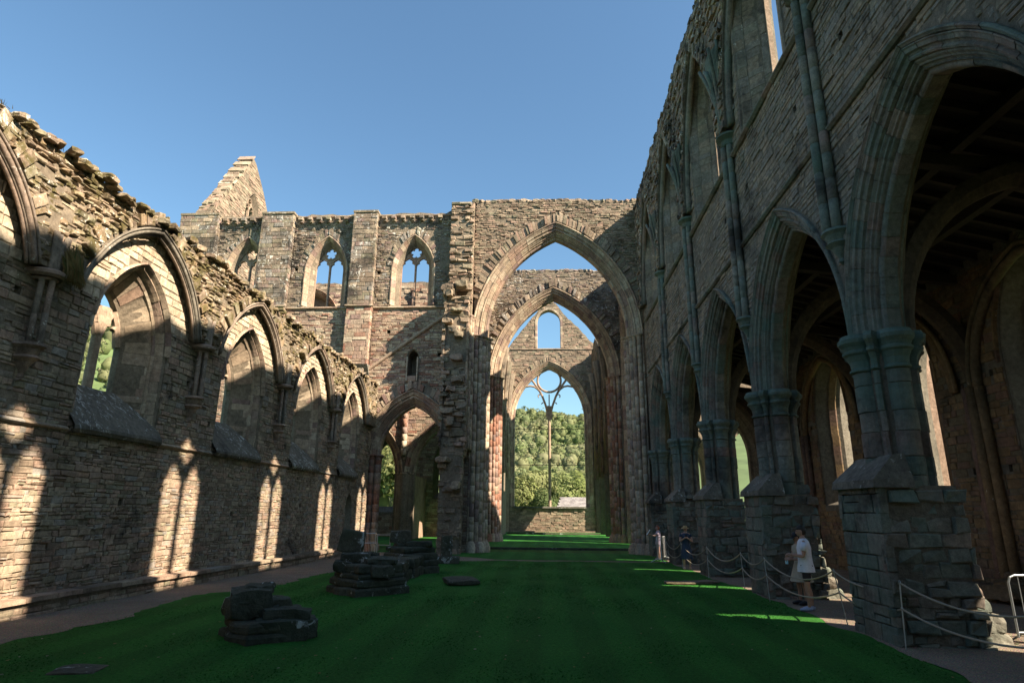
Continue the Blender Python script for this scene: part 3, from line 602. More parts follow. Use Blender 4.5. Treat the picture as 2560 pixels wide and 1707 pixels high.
pd = Pieces(); lay(FA2, 7.5, 36.2, 6.9, 9.5, lambda a, b: outside_hood(a, b, .16) & (b < np.interp(a, g2, gt2)), h=(.06, .16), l=(.12, .36), dmean=.0, dvar=.032, jit=.015, dj=.014, bev=.025, miss=.04, depfn=wave(.035, .8, 5), pc=pd)
for h in HD[1:]: radial(pd, FA2, h, .16, .55, .05, .17, t0=.35, dvar=.05, drop=.25)
for y in np.arange(7.5, 36, .27):        # loose capstones along the broken top
    for x in (-10.92, -11.25, -11.6, -12.0, -12.35):
        if rng.random() < .3: continue
        zt = float(np.interp(y, g, gt)); V, Q = rock((x + rng.normal(0, .05), y, zt + rng.uniform(-.10, .0)), (rng.uniform(.25, .42), rng.uniform(.18, .36), rng.uniform(.07, .14)), rng.normal(0, .3), 2, .04); pd.add(V, Q, rng.random())
pd.finish(root, 'rough_stone', M_SPAN, 300, 'small_rough_stones')
for h in HD[1:]: ribs(root, FA, h, ((.02, .055, .27), (.10, .03, .32), (-.07, .035, .19), (-.03, .025, .235)), 0, M_HOOD, 'hood_mould', zmin=6.72)
pw = Pieces(); WA = [(-.04, .76), (.03, .75), (.05, .71), (.0, .68), (-.08, .64)]; WB = [(-.1, .66), (-.10, .61), (-.16, .58), (-.2, .56), (-.3, .53)]
for a in AW[1:]:
    voussoirs(pw, FA, a, [(-.31, .52), (-.58, .295), (-.84, .075)], .3, jz=4.4, hj=.2, jitter=.01); voussoirs(pw, FA, a, WA, .34, jz=None); voussoirs(pw, FA, a, WB, .36, jz=3.9, hj=.3)
    for (d, o) in ((-.36, .47),): voussoirs(pw, FA, a, [(d + .08, o + .045), (d + .03, o - .0), (d - .06, o + .0), (d - .1, o + .02)], .5, jz=4.5 , hj=.4)
pw.finish(root, 'jamb_stone', M_ASH, 170, 'small_jamb_stones')
for a in AW[1:]:                        # steep lichened sill below each opening
    mb = MB(); N_ = 9; s = np.linspace(a.sc - 1.58, a.sc + 1.58, N_); rows = []
    for z, d in ((3.70, -.1), (3.68, .12), (3.77, .17), (3.85, .16), (4.25, -.12), (4.95, -.84)):
        rows.append(FA.P(s if d > -.5 else a.sc + (s - a.sc) * .52, z + np.array([fbm(q, z, 2., 5) for q in s]) * .015, d))
    mb.add(np.concatenate(rows), grid_quads(6, N_)); mb.build('sill', M_SILL, root)
mb = MB()
for y0, y1 in [(YW[k] + 1.6, YW[k + 1] - 1.6) for k in range(1, 5)]: course(mb, FA, y0, y1, 3.68, .1, .07)
mb.build('string_course', M_AISLE, root)
# stone bench along the foot
pb = Pieces(); FB = Fr((-10.88, 0, 0), (0, 1, 0), (1, 0, 0)); yy = -1.
while yy < 30.4:
    y2 = yy + rng.uniform(.7, 1.3); V, Q = box((-11.03, (yy + y2) / 2, float(gz((yy + y2) / 2)) + .33 + rng.normal(0, .004)), (.42, y2 - yy - .012, .09)); pb.add(V, Q, rng.random()); yy = y2
bench = thing('stone_bench', 'low stone bench running along the foot of the aisle wall', 'bench')
pb.finish(bench, 'slab', M_SILL if False else M_AISLE, 60, 'bench_slabs')
lay(FB, -1, 30.4, -.3, .29, lambda a, b: b < gz(a) + .285, h=(.1, .2), l=(.25, .6), dvar=.012, pc=pb); pb.finish(bench, 'stone', M_AISLE, 120, 'small_stones')
mb = MB(); mb.add(*box((-11.06, 14.7, -.1), (.3, 31.4, .74))); mb.build('bench_core', M_CORE, bench)
for y in YW[:5]: shaft_cluster(root, FA, y + B / 2 - .12, 5.25, 6.6, M_HOOD, r=.06, w=.13, d=.16, cap=.16, spring=.9)
# broken mullions standing in the window openings
def mull(a, zt, d=-1.0, head=True, name='broken_mullion'):
    mb = MB(); bar2d(mb, FA, [(a.sc, z) for z in (4.6, 5.2, zt)], .09, d - .13, d + .13)
    if head:
        for sg in (-1, 1): bar2d(mb, FA, [(a.sc + .03 * sg, zt - .25), (a.sc + sg * .16, zt + .12), (a.sc + sg * .32, zt + .35)], .10, d - .12, d + .12)
        V, Q = rock(FA.P(a.sc, zt + .25, d), (.25, .5, .5), 0, 4, .05); mb.add(V, Q)
    mb.build(name, M_ASH, root)
mull(AW[2], 6.6)
for a in AW[1:]:
    mb = MB()
    for sg in (-1, 1): bar2d(mb, FA, [(a.sc + sg * .76, 6.2), (a.sc + sg * .62, 6.75), (a.sc + sg * .42, 7.1)], .09, -1.1, -.9); bar2d(mb, FA, [(a.sc + sg * .64, 6.75), (a.sc + sg * .5, 6.6)], .06, -1.07, -.93)
    mb.build('tracery_stub', M_ASH, root)

# ------------------------------------------------------------------ south aisle: outer wall, roof, ribs
FO = Fr((11.6, 0, 0), (0, 1, 0), (-1, 0, 0)); OW = [Arch(PIER[0] - B / 2 + B * k + .28, 1.12, 6.1, 2.6, 2.75) for k in range(6)]
ost = [(-.05, .38, -.35), (-.1, .35, -.3), (-.85, .05, 0), (-1.0, .0, 0), (-1.5, .25, 0)]
root = thing('south_aisle_wall', 'dim ochre outer wall of the roofed aisle with tall traceried windows', 'ruined wall')
g, gt = ragged([(-1, 9.42), (36.4, 9.42)], .01, 5.); hs = holes([(y + q, z) for y in PIER[:5] for q in (-.7, .7) for z in (3.3, 5.9)], .09)
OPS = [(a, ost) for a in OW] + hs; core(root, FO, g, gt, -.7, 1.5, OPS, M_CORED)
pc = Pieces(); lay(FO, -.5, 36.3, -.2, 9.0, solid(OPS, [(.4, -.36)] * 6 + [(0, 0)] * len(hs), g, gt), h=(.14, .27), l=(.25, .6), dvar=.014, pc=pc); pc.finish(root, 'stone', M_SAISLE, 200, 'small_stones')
pw = Pieces()
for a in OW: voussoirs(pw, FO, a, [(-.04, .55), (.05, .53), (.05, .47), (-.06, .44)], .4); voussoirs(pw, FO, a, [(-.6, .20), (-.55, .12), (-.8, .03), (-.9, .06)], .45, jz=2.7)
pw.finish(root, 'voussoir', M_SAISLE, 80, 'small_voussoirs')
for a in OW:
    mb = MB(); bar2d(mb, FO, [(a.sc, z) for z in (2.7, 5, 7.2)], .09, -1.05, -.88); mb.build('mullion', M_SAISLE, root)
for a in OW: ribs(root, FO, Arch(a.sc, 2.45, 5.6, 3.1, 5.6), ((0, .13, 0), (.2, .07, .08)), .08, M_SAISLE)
for y in PIER:
    mb = MB(); 
    for dd, sg in ((.15, 0), (.08, -.28), (.08, .28)):
        V, Q, T = tube([(11.6 - dd, y + sg, z) for z in (-.3, 1, 3, 5.6)], .13, 8); mb.add(V, Q, T, rng.random())
    mb.build('wall_shaft', M_SAISLE, root, smooth=True)
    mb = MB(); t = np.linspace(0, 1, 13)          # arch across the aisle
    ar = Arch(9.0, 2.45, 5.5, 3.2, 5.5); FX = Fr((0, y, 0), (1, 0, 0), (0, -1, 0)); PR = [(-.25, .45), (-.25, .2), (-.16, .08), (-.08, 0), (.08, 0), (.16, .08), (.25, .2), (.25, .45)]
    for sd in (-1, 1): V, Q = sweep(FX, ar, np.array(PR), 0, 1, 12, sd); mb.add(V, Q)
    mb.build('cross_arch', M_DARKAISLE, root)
root = thing('aisle_roof', 'dark timber lean-to roof of rafters and boards over the covered aisle', 'roof')
def roofz(x): return 10.35 - (x - 6.95) * .27
mb = MB(); V = [(6.35, -1, roofz(6.35) + .22), (6.35, 36.4, roofz(6.35) + .22), (13.3, 36.4, roofz(13.3) + .22), (13.3, -1, roofz(13.3) + .22)]; V += [(x, y, z + .05) for x, y, z in V]; mb.add(V, [(0, 1, 2, 3), (4, 7, 6, 5), (0, 4, 5, 1), (1, 5, 6, 2), (2, 6, 7, 3), (3, 7, 4, 0)]); mb.build('roof_boarding', M_ROOFB, root)
for y in np.arange(.2, 36, .62):
    mb = MB(); V = [(x, y + q, roofz(x) + z) for x in (6.4, 11.7) for q, z in ((-.06, .2), (.06, .2), (.06, .02), (-.06, .02))]; mb.add(V, grid_quads(2, 4, True)); mb.build('rafter', M_TIMBER, root)
for x in (8.3, 10.0):
    mb = MB(); mb.add(*box((x, 17.7, roofz(x) - .1), (.22, 37, .24))); mb.build('purlin', M_TIMBER, root)
for y in PIER:
    mb = MB(); V = [(x, y + q, z) for x, z0 in ((6.4, 9.35), (11.6, 8.75)) for q, z in ((-.12, z0 + .28), (.12, z0 + .28), (.12, z0), (-.12, z0))]; mb.add(V, grid_quads(2, 4, True)); mb.build('tie_beam', M_TIMBER, root)
for k, y in enumerate(PIER):            # buttresses outside the aisle
    mb = MB(); mb.add(*box((14.1, y, 4.0), (2.0, 1.2, 9.4))); o = mb.build('aisle_buttress', M_PINK, None); tag(o, 'plain stone buttress outside the covered aisle', 'buttress', 'buttresses outside the covered aisle')

# ------------------------------------------------------------------ west front behind the camera
FWn = Fr((0, -1.2, 0), (1, 0, 0), (0, 1, 0)); root = thing('west_front', 'tall west front wall with doorway and great window behind the viewer', 'ruined wall')
g, gt = ragged([(-13, 10), (-6.8, 12), (-6.7, 21), (0, 24), (6.9, 21.5), (13, 10)], .1, 2.)
core(root, FWn, g, gt, -.7, 1.4, [(Arch(0, 1.6, 2.6, 1.6, -.6), [(-.05, 0, 0), (-1.4, 0, 0)]), (Arch(0, 3.4, 12, 6, 6.2), [(-.05, 0, 0), (-1.4, 0, 0)])], M_SWALL)
# ------------------------------------------------------------------ north transept west wall
def shafts(root, F, L, z0, z1, mat, r=.13, name='shaft', base=True, cap=True, hj=.5):
    """L: [(s,d,r)] vertical attached shafts, built of drums"""
    for s, d, rr in L:
        mb = MB(); z = z0; th = np.arange(10) / 10 * 2 * math.pi; prof = []
        while z < z1 - .02:
            z2 = min(z1, z + hj * rng.uniform(.7, 1.5)); r_ = rng.random()
            V = np.concatenate([F.P(s + q * np.cos(th), a, d + q * np.sin(th)) for a, q in ((z, rr * .9), (z + .012, rr), (z2 - .012, rr), (z2, rr * .9))]); mb.add(V, grid_quads(4, 10, True), rnd=r_); z = z2
        if base:
            V = np.concatenate([F.P(s + q * np.cos(th), z0 + a, d + q * np.sin(th)) for a, q in ((0, rr * 1.9), (.35, rr * 1.9), (.42, rr * 1.6), (.5, rr * 1.65), (.6, rr * 1.2), (.66, rr))]); mb.add(V, grid_quads(6, 10, True), rnd=rng.random())
        if cap:
            V = np.concatenate([F.P(s + q * np.cos(th), z1 + a, d + q * np.sin(th)) for a, q in ((-.3, rr * 1.02), (-.27, rr * 1.25), (-.22, rr), (-.1, rr * 1.3), (-.05, rr * 1.8), (0, rr * 1.8), (.03, rr * 1.2))]); mb.add(V, grid_quads(7, 10, True), rnd=rng.random())
        mb.build(name, mat, root, smooth=True)
def stepped(arch, root, pc, F, jz, orders, ln=.45, seg=3, hj=.42):
    for pr in orders: voussoirs(pc, F, arch, pr, ln, seg=seg, jz=jz, hj=hj)
FT = Fr((0, 36.5, 0), (1, 0, 0), (0, -1, 0)); GT = -.8
root = thing('transept_west_wall', 'sunlit transept wall with three traceried windows and flat buttresses between them', 'ruined wall')
TW = [Arch(x, .96, 17.0, 2.0, 14.68) for x in (-20.45, -15.0, -9.24)]
twst = [(-.05, .45, -.1), (-.10, .38, -.05), (-.28, .26, 0), (-.3, .2, 0), (-.5, .05, 0), (-.55, 0, 0), (-.8, 0, 0), (-1.6, .6, -1.0)]
TA = Arch(-8.8, 2.02, 5.2, 3.05, -.9)
tast = [(-.05, .79, 0), (-.10, .62, 0), (-.28, .43, 0), (-.30, .36, 0), (-.58, .18, 0), (-.60, .03, 0), (-1.0, .03, 0), (-1.3, .43, 0), (-1.6, .6, 0)]
ND = Arch(-8.95, .33, 11.2, .5, 9.75)
g, gt = ragged([(-25.1, 21.1), (-13.3, 21.1), (-7.2, 21.05), (-6.6, 21.5), (-5.2, 21.85)], .08, 31.)
hs = holes([(-12.2, 13.9), (-12.9, 12.6), (-10.6, 12.9), (-7.3, 11.4), (-16.4, 13.2), (-11.5, 16.9), (-17.0, 17.2)], .11)
OPS = [(a, twst) for a in TW] + [(TA, tast), (ND, [(-.05, .06, 0), (-.15, 0, 0), (-1.2, 0, 0)])] + hs
core(root, FT, g, gt, -.9, 1.6, OPS, M_CORE)
m0 = solid(OPS, [(.48, -.12)] * 3 + [(.93, 0), (.07, -.05)] + [(0, 0)] * len(hs), g, gt)
def ringed(a, b):
    m = np.ones_like(a, bool)
    for w_ in TW: m &= ~(w_.inside(a, b, .92) & (b > w_.zs + .2))
    return m & ~(TA.inside(a, b, 1.45) & (b > TA.zs + 1.0))
msk = lambda a, b: m0(a, b) & ringed(a, b)
BUT = [(-25.1, -22.5, 9.5), (-19.5, -17.35, 9.5), (-13.3, -11.7, 10.2)]
nob = lambda a, b: msk(a, b) & np.all([(a < x0) | (a > x1) | (b < z) for x0, x1, z in BUT], 0)
pu = Pieces(); lay(FT, -25.1, -5.3, 14.5, 21.2, nob, h=(.09, .18), l=(.15, .45), dvar=.02, jit=.012, dj=.01, bev=.02, depfn=wave(.025, 1.5, 4), pc=pu)
for w_ in TW: radial(pu, FT, w_, .50, .86, .015, .15, t0=.12, dvar=.03, drop=.05)
FTB = Fr((0, 36.02, 0), (1, 0, 0), (0, -1, 0)); pl = Pieces()
for x0, x1, z0 in BUT:
    for (p_, za, zb_) in ((pl, z0 + .5, 14.42), (pu, 14.58, 21.0)):
        lay(FTB, x0, x1, za, zb_, lambda a, b: a > -99, h=(.24, .36), l=(.35, .75), dvar=.012, jit=.008, pc=p_, miss=0)
        for sx, nn in ((x0, -1), (x1, 1)): lay(Fr((sx, 0, 0), (0, 1, 0), (nn, 0, 0)), 36.02, 36.48, za, zb_, lambda a, b: a > -99, h=(.24, .36), l=(.3, .7), dvar=.01, pc=p_, miss=0)
    mb = MB(); mb.add(*box(((x0 + x1) / 2, 36.28, (z0 + 21.05) / 2 + .25), (x1 - x0 - .1, .44, 21.05 - z0 - .5))); mb.build('buttress_core', M_CORE, root)
    mb = MB(); mb.add([(x0 - .04, 35.98, z0 + .5), (x1 + .04, 35.98, z0 + .5), (x1 + .04, 36.5, z0 - .15), (x0 - .04, 36.5, z0 - .15), (x0 - .04, 36.5, z0 + .5), (x1 + .04, 36.5, z0 + .5)], [(0, 1, 2, 3), (0, 3, 4, 0), (1, 5, 2, 1), (0, 4, 5, 1)]); mb.build('buttress_offset', M_SILL, root)
    mb = MB(); mb.add(*box(((x0 + x1) / 2, 36.32, 21.06), (x1 - x0 + .06, .66, .14))); mb.add(*box(((x0 + x1) / 2, 36.4, 21.17), (x1 - x0 - .2, .5, .1), rnd=.8)); mb.build('buttress_cap', M_DARKL, root)
lay(FT, -25.1, -5.3, -.4, 14.45, nob, h=(.08, .17), l=(.15, .5), dvar=.013, jit=.009, pc=pl, depfn=wave(.02, 2, 5))
radial(pl, FT, TA, .93, 1.42, .05, .2, t0=.3, dvar=.06, drop=.05)
pu.finish(root, 'lichened_stone', M_DARKL, 150, 'small_lichened_stones'); pl.finish(root, 'stone', M_PINK, 150, 'small_stones')
pk = Pieces()
for x0, x1 in ((-22.4, -19.6), (-17.25, -13.4), (-11.6, -6.9)):
    for x in np.arange(x0 + .3, x1 - .1, .62):
        V, Q = box((x, 36.36, 20.72), (.26, .42, .2)); pk.add(V, Q, rng.random())
        V, Q = box((x, 36.42, 20.57), (.22, .22, .14)); pk.add(V, Q, rng.random())
pk.finish(root, 'corbel', M_DARKL, 80, 'small_corbels')
mb = MB()
for x0, x1 in ((-22.5, -19.5), (-17.35, -13.3), (-11.7, -5.4)): course(mb, FT, x0, x1, 14.42, .14, .12); course(mb, FT, x0, x1, 20.84, .16, .12)
for x0, x1, _ in BUT: course(mb, FTB, x0 - .1, x1 + .1, 14.42, .14, .1)
mb.build('string_course', M_ASH, root)
mb = MB(); P = np.array([(-12.2, 10.1), (-10.1, 11.65), (-7.9, 13.3), (-6.6, 14.2)])
bar2d(mb, FT, P, .09, -.02, .14); mb.build('roof_scar', M_ASH, root)
pw = Pieces(); FRM = [(-.03, .49), (.04, .48), (.05, .42), (-.04, .39), (-.10, .34), (-.16, .32), (-.2, .26), (-.32, .20), (-.48, .07), (-.56, .0), (-.66, .0)]
for a in TW: voussoirs(pw, FT, a, FRM, .3, jz=14.7, hj=.42, seg=2)
for o in (HOOD, ORDA, ORDB, ORDC): voussoirs(pw, FT, TA, o, .36)
for a, b in ((-9.3, -9.25), (-8.65, -8.6)): V, Q = box(((a + b) / 2, 36.4, 10.45), (.07, .2, 1.5)); pw.add(V, Q, .4)
pw.finish(root, 'voussoir', M_ASH, 150, 'small_voussoirs')
for a in TW: tracery(root, FT, a, -.78, -.64, .08, M_RED if a is TW[2] else M_ASH)
for o in (-1, 1): shafts(root, FT, [(TA.sc + o * (TA.w + .62), .0, .14), (TA.sc + o * (TA.w + .36), -.25, .16), (TA.sc + o * (TA.w + .08), -.6, .2), (TA.sc + o * (TA.w + .14), -1., .2)], -.35, 5.25, M_RED)
V, Q = rock((-9.0, 36.6, 9.85), (.6, .5, .35), 0, 4, .05); mb = MB(); mb.add(V, Q); mb.build('loose_stone', M_PINK, root)
# north gable beyond
FGb = Fr((-23.7, 0, 0), (0, 1, 0), (1, 0, 0)); root = thing('transept_gable', 'steep pointed stone gable with a small traceried window above the transept', 'gable')
gg = np.array([37.0, 38.2, 39.4, 40.3, 41.2, 41.7, 42.2, 43.0, 43.9, 44.9, 46.0, 47.2, 48.3]); gh = np.array([21.6, 23.4, 25.2, 26.7, 28.2, 28.75, 28.6, 27.9, 27.0, 25.8, 24.4, 22.9, 21.6]) + rng.normal(0, .08, 13)
GW = Arch(42.5, .75, 24.2, 1.6, 21.9); OPS = [(GW, [(-.05, .3, 0), (-.4, 0, 0), (-1.05, .1, 0)])]
core(root, FGb, gg, gh, -.5, 1.05, OPS, M_CORE); pc = Pieces()
lay(FGb, 37, 48.3, 19, 29.7, lambda a, b: solid(OPS, [(.32, 0)], gg, gh)(a, b) & (b < np.interp(a, gg, gh) - .1), h=(.14, .26), l=(.25, .6), dvar=.02, pc=pc)
lay(Fr((0, 37.0, 21.6), (1, 0, 0), (0, -.843, .537), (0, .537, .843)), -24.75, -23.7, 0, 7.7, lambda a, b: a > -99, h=(.2, .35), l=(.25, .5), dmean=.1, dvar=.03, jit=.02, pc=pc)
pc.finish(root, 'stone', M_BROWN, 60, 'small_stones')
mb = MB()                                # stepped coping slabs up the slope
for q in np.linspace(0, 1, 9):
    if q < .45: continue
    y = 37.3 + q * 4.1; z = float(np.interp(y, gg, gh)); V, Q = box((0, 0, 0), (1.25, .6, .09)); ca, sa = math.cos(R(54)), math.sin(R(54)); V = np.stack([V[:, 0] - 24.2, V[:, 1] * ca - V[:, 2] * sa + y, V[:, 1] * sa + V[:, 2] * ca + z + .24], 1); mb.add(V, Q, rnd=rng.random())
mb.build('coping', M_ASH, root)
tracery(root, FGb, GW, -.5, -.35, .06, M_ASH, 'tracery', 4, .25)
# ------------------------------------------------------------------ torn end of the lost north arcade
root = thing('torn_arcade_stub', 'ragged pillar of torn masonry where the lost arcade wall broke off', 'ruined pillar')
ps = Pieces(); FZ = Fr((0, 34.9, 0), (1, 0, 0), (0, -1, 0)); FZ2 = Fr((0, 35.95, 0), (1, 0, 0), (0, -1, 0)); al = lambda a, b: a > -99
mb = MB(); mb.add(*box((-6.1, 35.75, 9.9), (1.4, 1.5, 9.6))); mb.add(*box((-6.1, 36.25, 18.1), (1.4, .5, 6.8))); mb.add(*box((-6.15, 35.7, 2.3), (1.2, 1.3, 5.6))); mb.build('rubble_core', M_CORE, root)
lay(Fr((0, 35.05, 0), (1, 0, 0), (0, -1, 0)), -6.8, -5.45, -.3, 5.55, al, h=(.15, .36), l=(.25, .7), dvar=.06, jit=.03, dj=.03, bev=.04, pc=ps)
lay(FZ, -6.9, -5.3, 5.6, 14.6, al, h=(.12, .36), l=(.25, .8), dvar=.055, jit=.03, dj=.03, bev=.04, miss=.03, depfn=lambda a, b: .12 * np.sin(b * .9 + a) - .02 * (b - 10), pc=ps)
lay(FZ2, -6.8, -5.3, 14.6, 21.6, al, h=(.12, .3), l=(.25, .7), dvar=.07, jit=.03, dj=.03, bev=.04, miss=.03, depfn=lambda a, b: .2 * np.clip(19 - b, 0, 3) * .1, pc=ps)
lay(Fr((-6.85, 0, 0), (0, 1, 0), (-1, 0, 0)), 34.8, 36.5, 5.4, 14.6, al, h=(.15, .3), l=(.3, .7), dvar=.08, jit=.02, pc=ps)
lay(Fr((-5.3, 0, 0), (0, 1, 0), (1, 0, 0)), 34.9, 36.5, 5.4, 13.3, al, h=(.3, .42), l=(.3, .6), dvar=.01, pc=ps); lay(Fr((-5.3, 0, 0), (0, 1, 0), (1, 0, 0)), 36.0, 36.5, 13.3, 21.6, al, h=(.3, .42), l=(.3, .6), dvar=.01, pc=ps)
for q in range(16):
    z = rng.uniform(-.2, 14.8); V, Q = rock((rng.uniform(-6.6, -5.65), 34.95 - rng.uniform(-.1, .25) - (.35 if z < 1 else 0), z), (rng.uniform(.35, .8), .6, rng.uniform(.18, .4)), rng.normal(0, .2), 4, .08); ps.add(V, Q, rng.random())
for q in range(8):
    V, Q = rock((rng.uniform(-6.7, -5.6), rng.uniform(34.9, 35.7), 14.9 + rng.uniform(0, .6) * (q % 3)), (.7, .6, .4), rng.normal(0, .4), 4, .1); ps.add(V, Q, rng.random())
ps.finish(root, 'stone', M_BROWN, 200, 'small_stones')
clustered(root, -6.15, 35.9, -.4, 4.72, 5.46, M_RED, pname='respond_drum'); shafts(root, Fr((-5.3, 0, 0), (0, 1, 0), (1, 0, 0)), [(35.5, .02, .1), (35.75, .1, .12), (36.0, .02, .1), (36.28, .05, .13)], 5.5, 13.6, M_ASH, base=False)
# ------------------------------------------------------------------ crossing
def cross_wall(name, label, Y, arch, top, jit, mats, seeds, seg=4, nst=150, full=True, spr=12.6):
    F = Fr((0, Y, 0), (1, 0, 0), (0, -1, 0)); r = thing(name, label, 'ruined wall')
    g, gt = ragged(top, jit, seeds); OPS = [(arch, [(-.05, .79, 0), (-.10, .62, 0), (-.28, .43, 0), (-.30, .36, 0), (-.58, .18, 0), (-.60, .03, 0), (-1.0, .03, 0), (-1.3, .43, 0), (-1.6, .6, 0)])]
    core(r, F, g, gt, -.9, 1.6, OPS, M_CORE); m = solid(OPS, [(.93, 0)], g, gt)
    pc = Pieces(); lay(F, g[0], g[-1], spr - .3, 22.4, lambda a, b: m(a, b) & ~(arch.inside(a, b, 1.5) & (b > arch.zs + 1.5)), h=(.08, .17), l=(.15, .45), dvar=.022, jit=.012, dj=.01, bev=.02, depfn=wave(.02, 1.2, 6), pc=pc)
    radial(pc, F, arch, .93, 1.5, .06, .19, t0=.22, dvar=.06, drop=.08)
    lay(F, g[0], -arch.w - .6, -.3, spr - .3, m, h=(.28, .42), l=(.3, .6), dvar=.01, pc=pc); lay(F, arch.w + .6, g[-1], -.3, spr - .3, m, h=(.28, .42), l=(.3, .6), dvar=.01, pc=pc)
    for x in np.arange(g[0], g[-1], .4):
        V, Q = rock((x, Y + .25, float(np.interp(x, g, gt)) + .02), (.45, .5, rng.uniform(.12, .25)), rng.normal(0, .3), 2, .04); pc.add(V, Q, rng.random())
    pc.finish(r, 'stone', mats[0], nst, 'small_stones')
    pv = Pieces(); 
    for o in (HOOD, ORDA, ORDB, ORDC): voussoirs(pv, F, arch, o, .5, seg=seg, jz=-.35, hj=.4)
    for o in (BACK,): voussoirs(pv, F, arch, o, .8, seg=seg)
    pv.finish(r, 'voussoir', mats[1], 140, 'small_voussoirs')
    for sg in (-1, 1): shafts(r, F, [(sg * (arch.w + .64), .02, .15), (sg * (arch.w + .38), -.18, .13), (sg * (arch.w + .22), -.38, .17), (sg * (arch.w + .05), -.66, .13), (sg * (arch.w - .02), -.9, .2), (sg * (arch.w + .05), -1.2, .13), (sg * (arch.w + .36), -1.4, .16)], float(gz(Y)) - .05, spr, mats[2])
    return r, F
C1 = Arch(0, 4.4, 12.6, 6.7, -.9); C2 = Arch(-.02, 4.45, 12.3, 6.95, -.9)
cross_wall('west_crossing_wall', 'first great pointed arch of the crossing, sunlit rubble wall above it', 36.5, C1, [(-5.3, 21.9), (0, 21.85), (5.34, 21.7)], .05, (M_BROWN, M_ASH, M_ASH), 41.)
cross_wall('east_crossing_wall', 'second great pointed arch of the crossing, standing behind the first', 48.4, C2, [(-6.9, 21.7), (0, 21.7), (6.95, 21.6)], .07, (M_DARKL, M_ASH, M_RED), 42., nst=60)
for nm, lb, X, N in (('south_crossing_wall', 'crossing arch wall opening toward the sunny transept side', 5.35, (-1, 0, 0)), ('north_crossing_wall', 'crossing arch wall opening toward the gabled transept side', -5.35, (1, 0, 0))):
    F = Fr((X, 0, 0), (0, 1, 0), N); r = thing(nm, lb, 'ruined wall'); g, gt = ragged([(38.12, 21.7), (48.38, 21.6)], .06, 43. + X); a = Arch(43.25, 4.2, 12.5, 6.3, -.9)
    OPS = [(a, [(-.05, .7, 0), (-.5, .2, 0), (-.8, 0, 0), (-1.1, .2, 0), (-1.6, .7, 0)])]; core(r, F, g, gt, -.9, 1.6, OPS, M_CORE)
    pc = Pieces(); lay(F, 38.12, 48.38, 12, 21.9, solid(OPS, [(.7, 0)], g, gt), h=(.15, .3), l=(.3, .7), pc=pc); pc.finish(r, 'stone', M_BROWN, 40, 'small_stones')
    pv = Pieces(); voussoirs(pv, F, a, [(-.03, .72), (.03, .7), (-.1, .55), (-.3, .45), (-.5, .22), (-.8, .02)], .5, jz=-.35); pv.finish(r, 'voussoir', M_ASH, 60, 'small_voussoirs')
# ------------------------------------------------------------------ transept walls seen through the arches
root = thing('transept_east_wall', 'inner transept wall with chapel arches seen through the aisle arch', 'ruined wall')
FE = Fr((0, 48.4, 0), (1, 0, 0), (0, -1, 0)); CA = [Arch(x, 2.0, 4.95, 3.4, -.9) for x in (-14.75, -9.1, -20.4)]; EW = Arch(-20.6, 1.9, 17.4, 2.4, 14.5)
g, gt = ragged([(-25.1, 20.8), (-6.92, 20.85)], .12, 51.); OPS = [(a, tast) for a in CA] + [(EW, [(-.05, .5, 0), (-.3, .3, 0), (-.35, .1, 0), (-.9, 0, 0)])]
core(root, FE, g, gt, -.9, 1.6, OPS, M_CORE); m = solid(OPS, [(.8, 0)] * 3 + [(.5, 0)], g, gt); pc = Pieces()
lay(FE, -18, -6.92, -.3, 14, m, h=(.16, .3), l=(.3, .7), dvar=.02, pc=pc); lay(FE, -25, -6.92, 14, 21, m, h=(.14, .28), l=(.3, .7), dvar=.03, pc=pc)
for a in CA[:2]:
    for o in (ORDA, ORDB, ORDC): voussoirs(pc, FE, a, o, .5)
for o in (HOOD, ORDA, ORDB): voussoirs(pc, FE, EW, np.array(o) * [1, .6], .4, jz=14.6)
pc.finish(root, 'stone', M_PINK, 120, 'small_stones')
clustered(root, -11.92, 49.2, -.45, 4.3, 4.95, M_ASH, n=48, out=outline(48), pname='pier_drum'); shafts(root, FE, [(-11.85, .12, .14)], 8.2, 20, M_RED, base=False)
shafts(root, FE, [(-11.95, .12, .22)], 6.2, 13, M_PINK, base=False)
root = thing('chapel_wall', 'low end wall of the transept chapels with broken pointed windows', 'ruined wall')
FC = Fr((0, 56.5, 0), (1, 0, 0), (0, -1, 0)); g, gt = ragged([(-25, 10), (-6.9, 10)], .3, 52.)
OPS = [(Arch(-15.3, 1.25, 6.0, 2.2, 2.35), [(-.05, .4, -.5), (-.8, 0, 0), (-1.2, .2, 0)]), (Arch(-9.4, 1.2, 6.0, 2.2, 3.6), [(-.05, .4, -.5), (-.8, 0, 0), (-1.2, .2, 0)])]
core(root, FC, g, gt, -.9, 1.2, OPS, M_CORE); pc = Pieces(); lay(FC, -19, -6.9, -.3, 9.8, solid(OPS, [(.42, -.52)] * 2, g, gt), h=(.18, .3), l=(.35, .8), pc=pc); pc.finish(root, 'stone', M_PINK, 60, 'small_stones')
cw = MB(); cw.add(*box((-12.0, 53.2, 2.2), (.9, 6.3, 5.2))); o = cw.build('chapel_divider', M_PINK, None); tag(o, 'low rough wall dividing the two transept chapels', 'wall')
